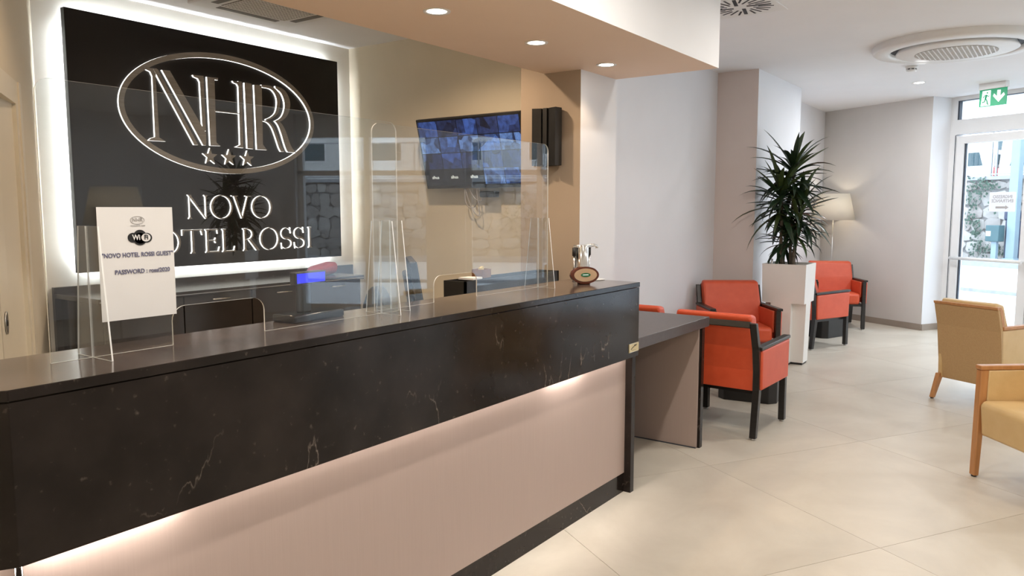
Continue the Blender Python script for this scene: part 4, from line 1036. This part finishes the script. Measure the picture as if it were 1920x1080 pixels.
# ================================================================== CEILING FITTINGS
ac = thing('round_air_unit', 'round white ceiling air unit with dark ring slot and lattice grille', 'air conditioner', (7.36, .80, CEIL))
b = B(); b.lathe([(.62, .0), (.62, -.045), (.60, -.058), (.50, -.062), (.485, -.05), (.485, 0.0)], 64); b.done('outer_ring', M_acwhite, ac)
b = B(); b.lathe([(.488, -.030), (.41, -.026)], 64); b.done('air_slot', M_acslot, ac)
b = B(); b.lathe([(.425, -.030), (.445, -.066), (.43, -.074), (.30, -.078), (0, -.078), (0, -.03)], 64); b.done('centre_plate', M_acwhite, ac)
b = B(); b.lathe([(0, -.0785), (.30, -.0785), (.30, -.080), (0, -.080)], 48); b.done('grille_back', M_acgrill, ac)
b = B()
for i in range(-8, 9):
    x = i * .034; h = math.sqrt(max(.0, .30 ** 2 - x * x))
    b.box(x - .004, x + .004, -h, h, -.084, -.080)
    b.box(-h, h, x - .004, x + .004, -.0845, -.0802)
stuff(b.done('grille_lattice', M_acwhite, ac))

a2 = thing('square_air_cassette', 'square ceiling air cassette with lattice grille above the lit sign', 'air conditioner', (3.345, 4.29, CEIL))
b = B(); b.box(-.40, .40, -.40, .40, -.03, .0, bev=.008, seg=2); b.done('frame', M_acwhite, a2)
b = B(); b.box(-.25, .25, -.25, .25, -.0335, -.030); b.done('grille_back', M_acgrey, a2)
b = B()
for i in range(-9, 10):
    x = i * .027; b.box(x - .0022, x + .0022, -.25, .25, -.0375, -.0335); b.box(-.25, .25, x - .0022, x + .0022, -.038, -.0336)
stuff(b.done('grille_lattice', M_acwhite, a2))
for k in range(4):
    b = B(); b.box(-.235, .235, .285, .335, -.0325, -.029); b.done('air_vane', M_acgrey, a2, rot=(0, 0, R(90 * k)))

df = thing('swirl_diffuser', 'square white swirl air diffuser in the ceiling with black radial slots', 'air vent', (5.20, 1.845, CEIL), 0)
b = B(); b.box(-.245, .245, -.245, .245, -.008, 0, bev=.002, seg=1); b.done('plate', M_acwhite, df)
for k in range(24):
    a = R(15 * k + 4); r0, r1 = ((.045, .20) if k % 6 == 0 else ((.085, .205) if k % 2 == 0 else (.115, .215)))
    mt = Matrix.Rotation(a, 4, 'Z') @ Matrix.Translation(((r0 + r1) / 2, 0, 0)) @ Matrix.Rotation(R(9), 4, 'Z')
    w_ = .012 if k % 6 == 0 else .0065
    b = B(); b.box(-(r1 - r0) / 2, (r1 - r0) / 2, -w_, w_, -.0095, -.0075, mt); b.done('slot', M_acslot, df)

sd = thing('smoke_detector', 'small white smoke detector on the lounge ceiling below the round unit', 'smoke detector', (8.28, 1.26, CEIL))
b = B(); b.lathe([(0, 0), (.055, 0), (.055, -.015), (.047, -.02), (.047, -.026), (0, -.026)], 28); b.done('base', M_acwhite, sd)
b = B(); b.lathe([(.043, -.026), (.043, -.036), (0, -.036)], 24); b.done('chamber', M_acslot, sd)
b = B(); b.lathe([(.047, -.036), (.045, -.046), (.03, -.052), (0, -.052)], 28); b.done('cap', M_acwhite, sd)
for k in range(8): b = B(); b.box(.040, .047, -.004, .004, -.037, -.025, Matrix.Rotation(R(45 * k), 4, 'Z')); b.done('rib', M_acwhite, sd)

# exit sign over the door; local x runs along the wall to the viewer's right, y away from the room
ex = thing('exit_sign', 'green and white running man exit sign hanging in front of the glass door', 'exit sign', (9.85, .70, CEIL + .02), A30 - R(90))
b = B(); b.box(-.15, .15, -.02, .04, -.085, -.02, bev=.004, seg=1); b.done('housing', M_acwhite, ex)
EXZ = -.075
b = B(); b.box(-.15, .15, .004, .012, -.265, -.08); b.done('sign_face', M_exitgreen, ex)
yw = (.0005, .004)
b = B(); b.polyl([(-.135, -.182), (-.030, -.182), (-.030, -.022), (-.120, -.022)], .001, .004, 0, 0); dw = b.done('doorway', M_exitwhite, ex, (.005, 0, EXZ), fixn=True)
b = B(); b.poly_y([(.052, -.03), (.088, -.03), (.088, -.095), (.122, -.062), (.135, -.088), (.070, -.155), (.008, -.088), (.018, -.062), (.052, -.095)][::-1], .001, .004); b.done('arrow', M_exitwhite, ex, (-.005, 0, EXZ))
b = B()
def limb(pts, r): b.tube([(x, 0.0, z) for x, z in pts], r, 6)
b.lathe([(0, -.0105), (.0105, 0), (0, .0105)], 12); 
for v in b.bm.verts: v.co = Vector((v.co.x - .066, v.co.y * .15, v.co.z - .046))
limb([(-.074, -.066), (-.082, -.105)], .009); limb([(-.076, -.070), (-.100, -.076), (-.108, -.098)], .0045); limb([(-.072, -.068), (-.056, -.084), (-.040, -.080)], .0045)
limb([(-.082, -.105), (-.066, -.130), (-.058, -.165), (-.048, -.168)], .0058); limb([(-.082, -.105), (-.094, -.140), (-.118, -.142)], .0058)
b.done('running_figure', M_exitgreen, ex, (.005, .0, EXZ))

# notice on the glass door, seen from inside (print shows through reversed)
p = fac(-.68, .008)
dn = thing('door_notice', 'white entrance notice on the glass door, seen reversed from inside', 'notice', (p[0], p[1], 1.583), A30 - R(90))
b = B(); b.box(-.155, .155, 0, .001, -.113, .113); b.done('sheet', M_thinpaper, dn)
text('line_of_text', 'INGRESSO', .050, M_inkgrey, dn, (0, -.0008, .058), RX, mirror=True, bold=.001)
text('line_of_text', 'ENTRANCE', .050, M_inkgrey, dn, (0, -.0008, .010), RX, mirror=True, bold=.001)
b = B(); b.poly_y([(-.075, -.052), (.04, -.052), (.04, -.040), (.078, -.064), (.04, -.088), (.04, -.076), (-.075, -.076)][::-1], -.001, 0); b.done('arrow', M_inkgrey, dn)

# ================================================================== OUTSIDE
GZ = -.05
def out(s, o): v = QD + E2 * s + E1 * o; return (v.x, v.y)
b = B(); b.poly_z([out(-40, .12), out(-40, 40), out(30, 40), out(30, .12)], GZ - .1, GZ); struct(b.done('ground_street', M_concrete))
b = B(); b.poly_z([out(-40, 5.0), out(-40, 5.25), out(30, 5.25), out(30, 5.0)], GZ, GZ + .06); struct(b.done('trim_4', M_kerb))
b = B(); b.poly_z([out(-40, 11.3), out(-40, 12.4), out(30, 12.4), out(30, 11.3)], GZ, GZ + .12); struct(b.done('trim_5', M_kerb))
WO = 12.4; WT = 2.42
sw = thing('stone_wall', 'rough stone retaining wall across the street with a raised road on top', 'wall', (*out(0, WO), 0), A30 - R(90))
b = B(); b.box(-28, 45, .06, .5, GZ, WT - .1); b.done('mortar_bed', M_mortar, sw)
b = B(); b.box(-28, 45, .5, 12, GZ, WT - .75); b.done('upper_road', M_concrete, sw)
b = B(); b.box(-28, 45, -.06, .5, WT - .1, WT, bev=0); b.done('coping', M_kerb, sw)
# local x = -s (to the viewer's right), stones proud of the bed towards -y
def stone_geo(b, cx, cz, rw, rh, rnd):
    n = rnd.choice((5, 6, 6, 7)); a0 = rnd.uniform(0, 6.28)
    o = []
    for i in range(n):
        a = a0 + 2 * math.pi * i / n + rnd.uniform(-.22, .22); k = rnd.uniform(.86, 1.05)
        c_, s_ = math.cos(a), math.sin(a); e = 1 / max(abs(c_) ** 4 + abs(s_) ** 4, .2) ** .25
        o.append((cx + rw * k * c_ * min(e, 1.15), cz + rh * k * s_ * min(e, 1.15)))
    o.sort(key=lambda p: math.atan2((p[1] - cz) / rh, (p[0] - cx) / rw))
    d = rnd.uniform(.03, .075)
    mid = [(cx + (x - cx) * .93, cz + (z - cz) * .93) for x, z in o]
    vb = [b.bm.verts.new((x, .07, z)) for x, z in o]; vm = [b.bm.verts.new((x, .06 - d, z)) for x, z in mid]
    c = b.bm.verts.new((cx, .06 - d - rnd.uniform(.01, .03), cz))
    for i in range(n):
        j = (i + 1) % n
        b.bm.faces.new((vb[i], vb[j], vm[j], vm[i])).material_index = b.mi; b.bm.faces.new((vm[i], vm[j], c)).material_index = b.mi
rnd = random.Random(5)
far = B(); bases = []
z = GZ + .16
while z < WT - .12:
    rh = rnd.uniform(.145, .20)
    x = -27 + rnd.uniform(0, .2)
    while x < 44:
        rw = rnd.uniform(.14, .27)
        cx = x + rw; cz = z + rnd.uniform(-.03, .03)
        mi = rnd.randrange(4)
        if -9.4 < cx < -5.9:
            b = B(); stone_geo(b, cx, cz, rw * 1.18, min(rh * 1.22, WT - .12 - cz) * .98, rnd); b.done('stone', M_stone[mi], sw)
        else:
            far.mi = mi; stone_geo(far, cx, cz, rw * 1.18, min(rh * 1.22, WT - .12 - cz) * .98, rnd)
        x += 2 * rw
    z += 2 * rh * .94
stuff(far.done('stonework', M_stone, sw))
# ivy on the wall
b = B(); rnd = random.Random(9)
for (s, z0, rs, rz_, n) in ((8.05, 2.1, .40, .28, 80), (8.25, 1.75, .22, .30, 55), (8.3, 1.25, .18, .25, 34), (7.75, 2.2, .3, .12, 36), (8.05, .75, .18, .25, 34), (7.95, .35, .25, .2, 60), (7.5, .35, .3, .14, 60), (8.1, 1.0, .15, .2, 40), (7.6, 1.55, .12, .12, 24), (2.5, 1.6, .8, .5, 160), (-4.5, 1.4, 1.0, .6, 200)):
    for k in range(n):
        c = Vector((-s + rnd.gauss(0, rs * .6), -.06 - rnd.random() * .06, z0 + rnd.gauss(0, rz_ * .6)))
        e = Euler((rnd.uniform(-.7, .7), rnd.uniform(-.7, .7), rnd.uniform(-1, 1))).to_matrix(); l = rnd.uniform(.025, .05)
        q = [c + e @ Vector(v) * l for v in ((0, 0, -1), (.8, -.1, 0), (0, 0, 1.2), (-.8, -.1, 0))]
        b.bm.faces.new([b.bm.verts.new(v) for v in q])
iv = b.done('ivy', M_ivy, None, sw.location, (0, 0, A30 - R(90)), fixn=False); stuff(iv); tag(iv, 'green ivy patches growing on the stone wall across the street', 'ivy')

# railing on the wall
rl = thing('mesh_railing', 'pale steel mesh railing along the top of the stone wall', 'railing', (*out(0, WO + .15), WT), A30 - R(90))
for xx in [(-7.85 + 2.0 * k) for k in range(-2, 14)]:
    for dx in (-.06, .09):
        b = B(); b.box(xx + dx - .022, xx + dx + .022, -.022, .022, 0, 1.15 if abs(xx + 7.85) > .1 else 1.35); b.done('post', M_galv, rl)
b = B()
for zz in (.06, 1.1): b.box(-13, 19, -.018, .018, zz - .018, zz + .018)
b.done('rail', M_galv, rl)
b = B()
for k in range(0, 22): b.box(-12, 19, -.002, .002, .1 + .045 * k, .103 + .045 * k)
for k in range(0, 420): b.box(-12 + .0735 * k, -11.997 + .0735 * k, -.002, .002, .1, 1.08)
stuff(b.done('wire_mesh', M_wire, rl))

def car(label, s, o, rz, van=False):
    t = thing('white_van' if van else 'white_car', label, 'van' if van else 'car', (*out(s, o), WT - (.72 if van else .52)), A30 - R(90) + rz, None)
    L, Wd = (4.7, 1.8) if van else (4.3, 1.72); hb, ht = (1.0, 1.95) if van else (.85, 1.42)
    b = B(); b.poly_y([(-L / 2, .25), (L / 2, .25), (L / 2, .62), (L / 2 - .12, hb - .08), (L / 2 - (.6 if van else 1.0), hb), (-L / 2 + .05, hb), (-L / 2, .6)], -Wd / 2, Wd / 2, .06, 2); b.done('body', M_carwhite, t)
    cab = [(-L / 2 + .04, hb - .02), (L / 2 - (.62 if van else 1.02), hb - .02), (L / 2 - (1.3 if van else 1.75), ht - .04), (L / 2 - (1.6 if van else 2.1), ht), (-L / 2 + (.25 if van else .7), ht), (-L / 2 + .12, ht - .15)]
    b = B(); b.poly_y(cab, -Wd / 2 + .08, Wd / 2 - .08, .07, 2); b.done('cabin', M_carwhite, t)
    x0 = -L / 2 + .35; x1 = L / 2 - (1.25 if van else 1.55)
    for k in range(3):
        a = x0 + (x1 - x0) * k / 3 + .05; c = x0 + (x1 - x0) * (k + 1) / 3 - .03
        top = hb + .40 if van else ht - .12; q = [(a, hb + .05), (c + (.25 if k == 2 else 0), hb + .05), (c, top), (a + (.12 if k == 0 else 0), top)]
        for ya in (-Wd / 2 + .066, Wd / 2 - .09): b = B(); b.poly_y(q, ya, ya + .024); b.done('side_window', M_carglass, t)
    b = B(); yy = Wd / 2 - .16; b.hexa([(-L / 2 + .02, -yy, hb + .06), (-L / 2 + .06, -yy, hb + .06), (-L / 2 + .06, yy, hb + .06), (-L / 2 + .02, yy, hb + .06)], [(-L / 2 + .09, -yy + .1, ht - .2), (-L / 2 + .13, -yy + .1, ht - .2), (-L / 2 + .13, yy - .1, ht - .2), (-L / 2 + .09, yy - .1, ht - .2)]); b.done('rear_window', M_carglass, t)
    for yy in (-Wd / 2 + .06, Wd / 2 - .20):
        b = B(); b.box(-L / 2 - .02, -L / 2 + .12, yy - .08, yy + .14, .55, hb - .02, bev=.02, seg=2); b.done('tail_light', M_tail, t)
    for xx in (-L / 2 + .85, L / 2 - .85):
        for yy in (-Wd / 2 + .09, Wd / 2 - .09):
            b = B(); b.cyl((xx, yy - .10, .31), (xx, yy + .10, .31), .31, n=24); w_ = b.done('wheel', M_tyre, t)
            b = B(); b.cyl((xx, yy - .104, .31), (xx, yy + .104, .31), .18, n=18); b.done('hub_cap', M_galv, w_)
    return t
car('white car parked above the stone wall, seen through the left of the door glass', 10.65, WO + 2.0, R(180))
car('white van with a red tail light parked behind the railing post', 6.1, WO + 2.0, R(0), True)
car('white car on the raised road, seen only in reflections', -2.5, WO + 2.0, R(180))

hs = thing('white_house', 'white house with pale windows behind the parked vehicles', 'building', (*out(2, WO + 6.0), WT - .75), A30 - R(90))
b = B(); b.box(-26, 30, 0, 6, 0, 6.5); b.done('wall', M_house, hs)
for k in range(9):
    for zz in (1.62, 4.2):
        b = B(); b.box(-9.7 + 3.1 * k, -8.3 + 3.1 * k, -.03, .05, zz, zz + .8); w_ = b.done('window', M_frame, hs)
        b = B(); b.box(-9.62 + 3.1 * k, -8.38 + 3.1 * k, -.045, -.03, zz + .07, zz + .73); b.done('pane', M_carglass, w_)
b = B(); b.box(-26.3, 30.3, -.5, 6.3, 6.5, 6.7); b.done('roof_slab', M_kerb, hs)

po = thing('street_pillar', 'pale blue square pillar across the street seen through the door', 'post', (*out(6.86, WO - .35), GZ + .12), A30 - R(90))
b = B(); b.box(-.115, .115, -.1, .1, 0, 3.35, bev=.012, seg=1); b.done('shaft', M_paleblue, po)
b = B(); b.box(-.16, .16, -.145, .145, 0, .10, bev=.01, seg=1); b.done('base_plate', M_paleblue, po)
bx = thing('green_meter_box', 'teal green box with a pale label beside the blue pillar outside', 'box', (*out(7.20, WO - .55), GZ + .12), A30 - R(90))
b = B(); b.box(-.07, .07, -.05, .05, 0, .55); b.done('stand', M_paleblue, bx)
b = B(); b.box(-.20, .17, -.13, .13, .55, .99, bev=.015, seg=2); b.done('box_body', M_teal, bx)
b = B(); b.box(-.18, -.05, -.134, -.128, .70, .83); b.done('label_plate', M_exitwhite, bx)
db = thing('blue_rounded_bin', 'dark blue rounded bin hood beside the pale pillar outside', 'bin', (*out(7.02, WO - .20), GZ + .12), A30 - R(90))
b = B(); b.box(-.10, .22, -.09, .09, 0, 1.12, bev=.02, seg=2); b.done('bin_body', M_darkblue, db)
b = B(); b.box(-.17, .24, -.10, .10, 1.10, 1.42, bev=.085, seg=5); b.done('bin_hood', M_darkblue, db)
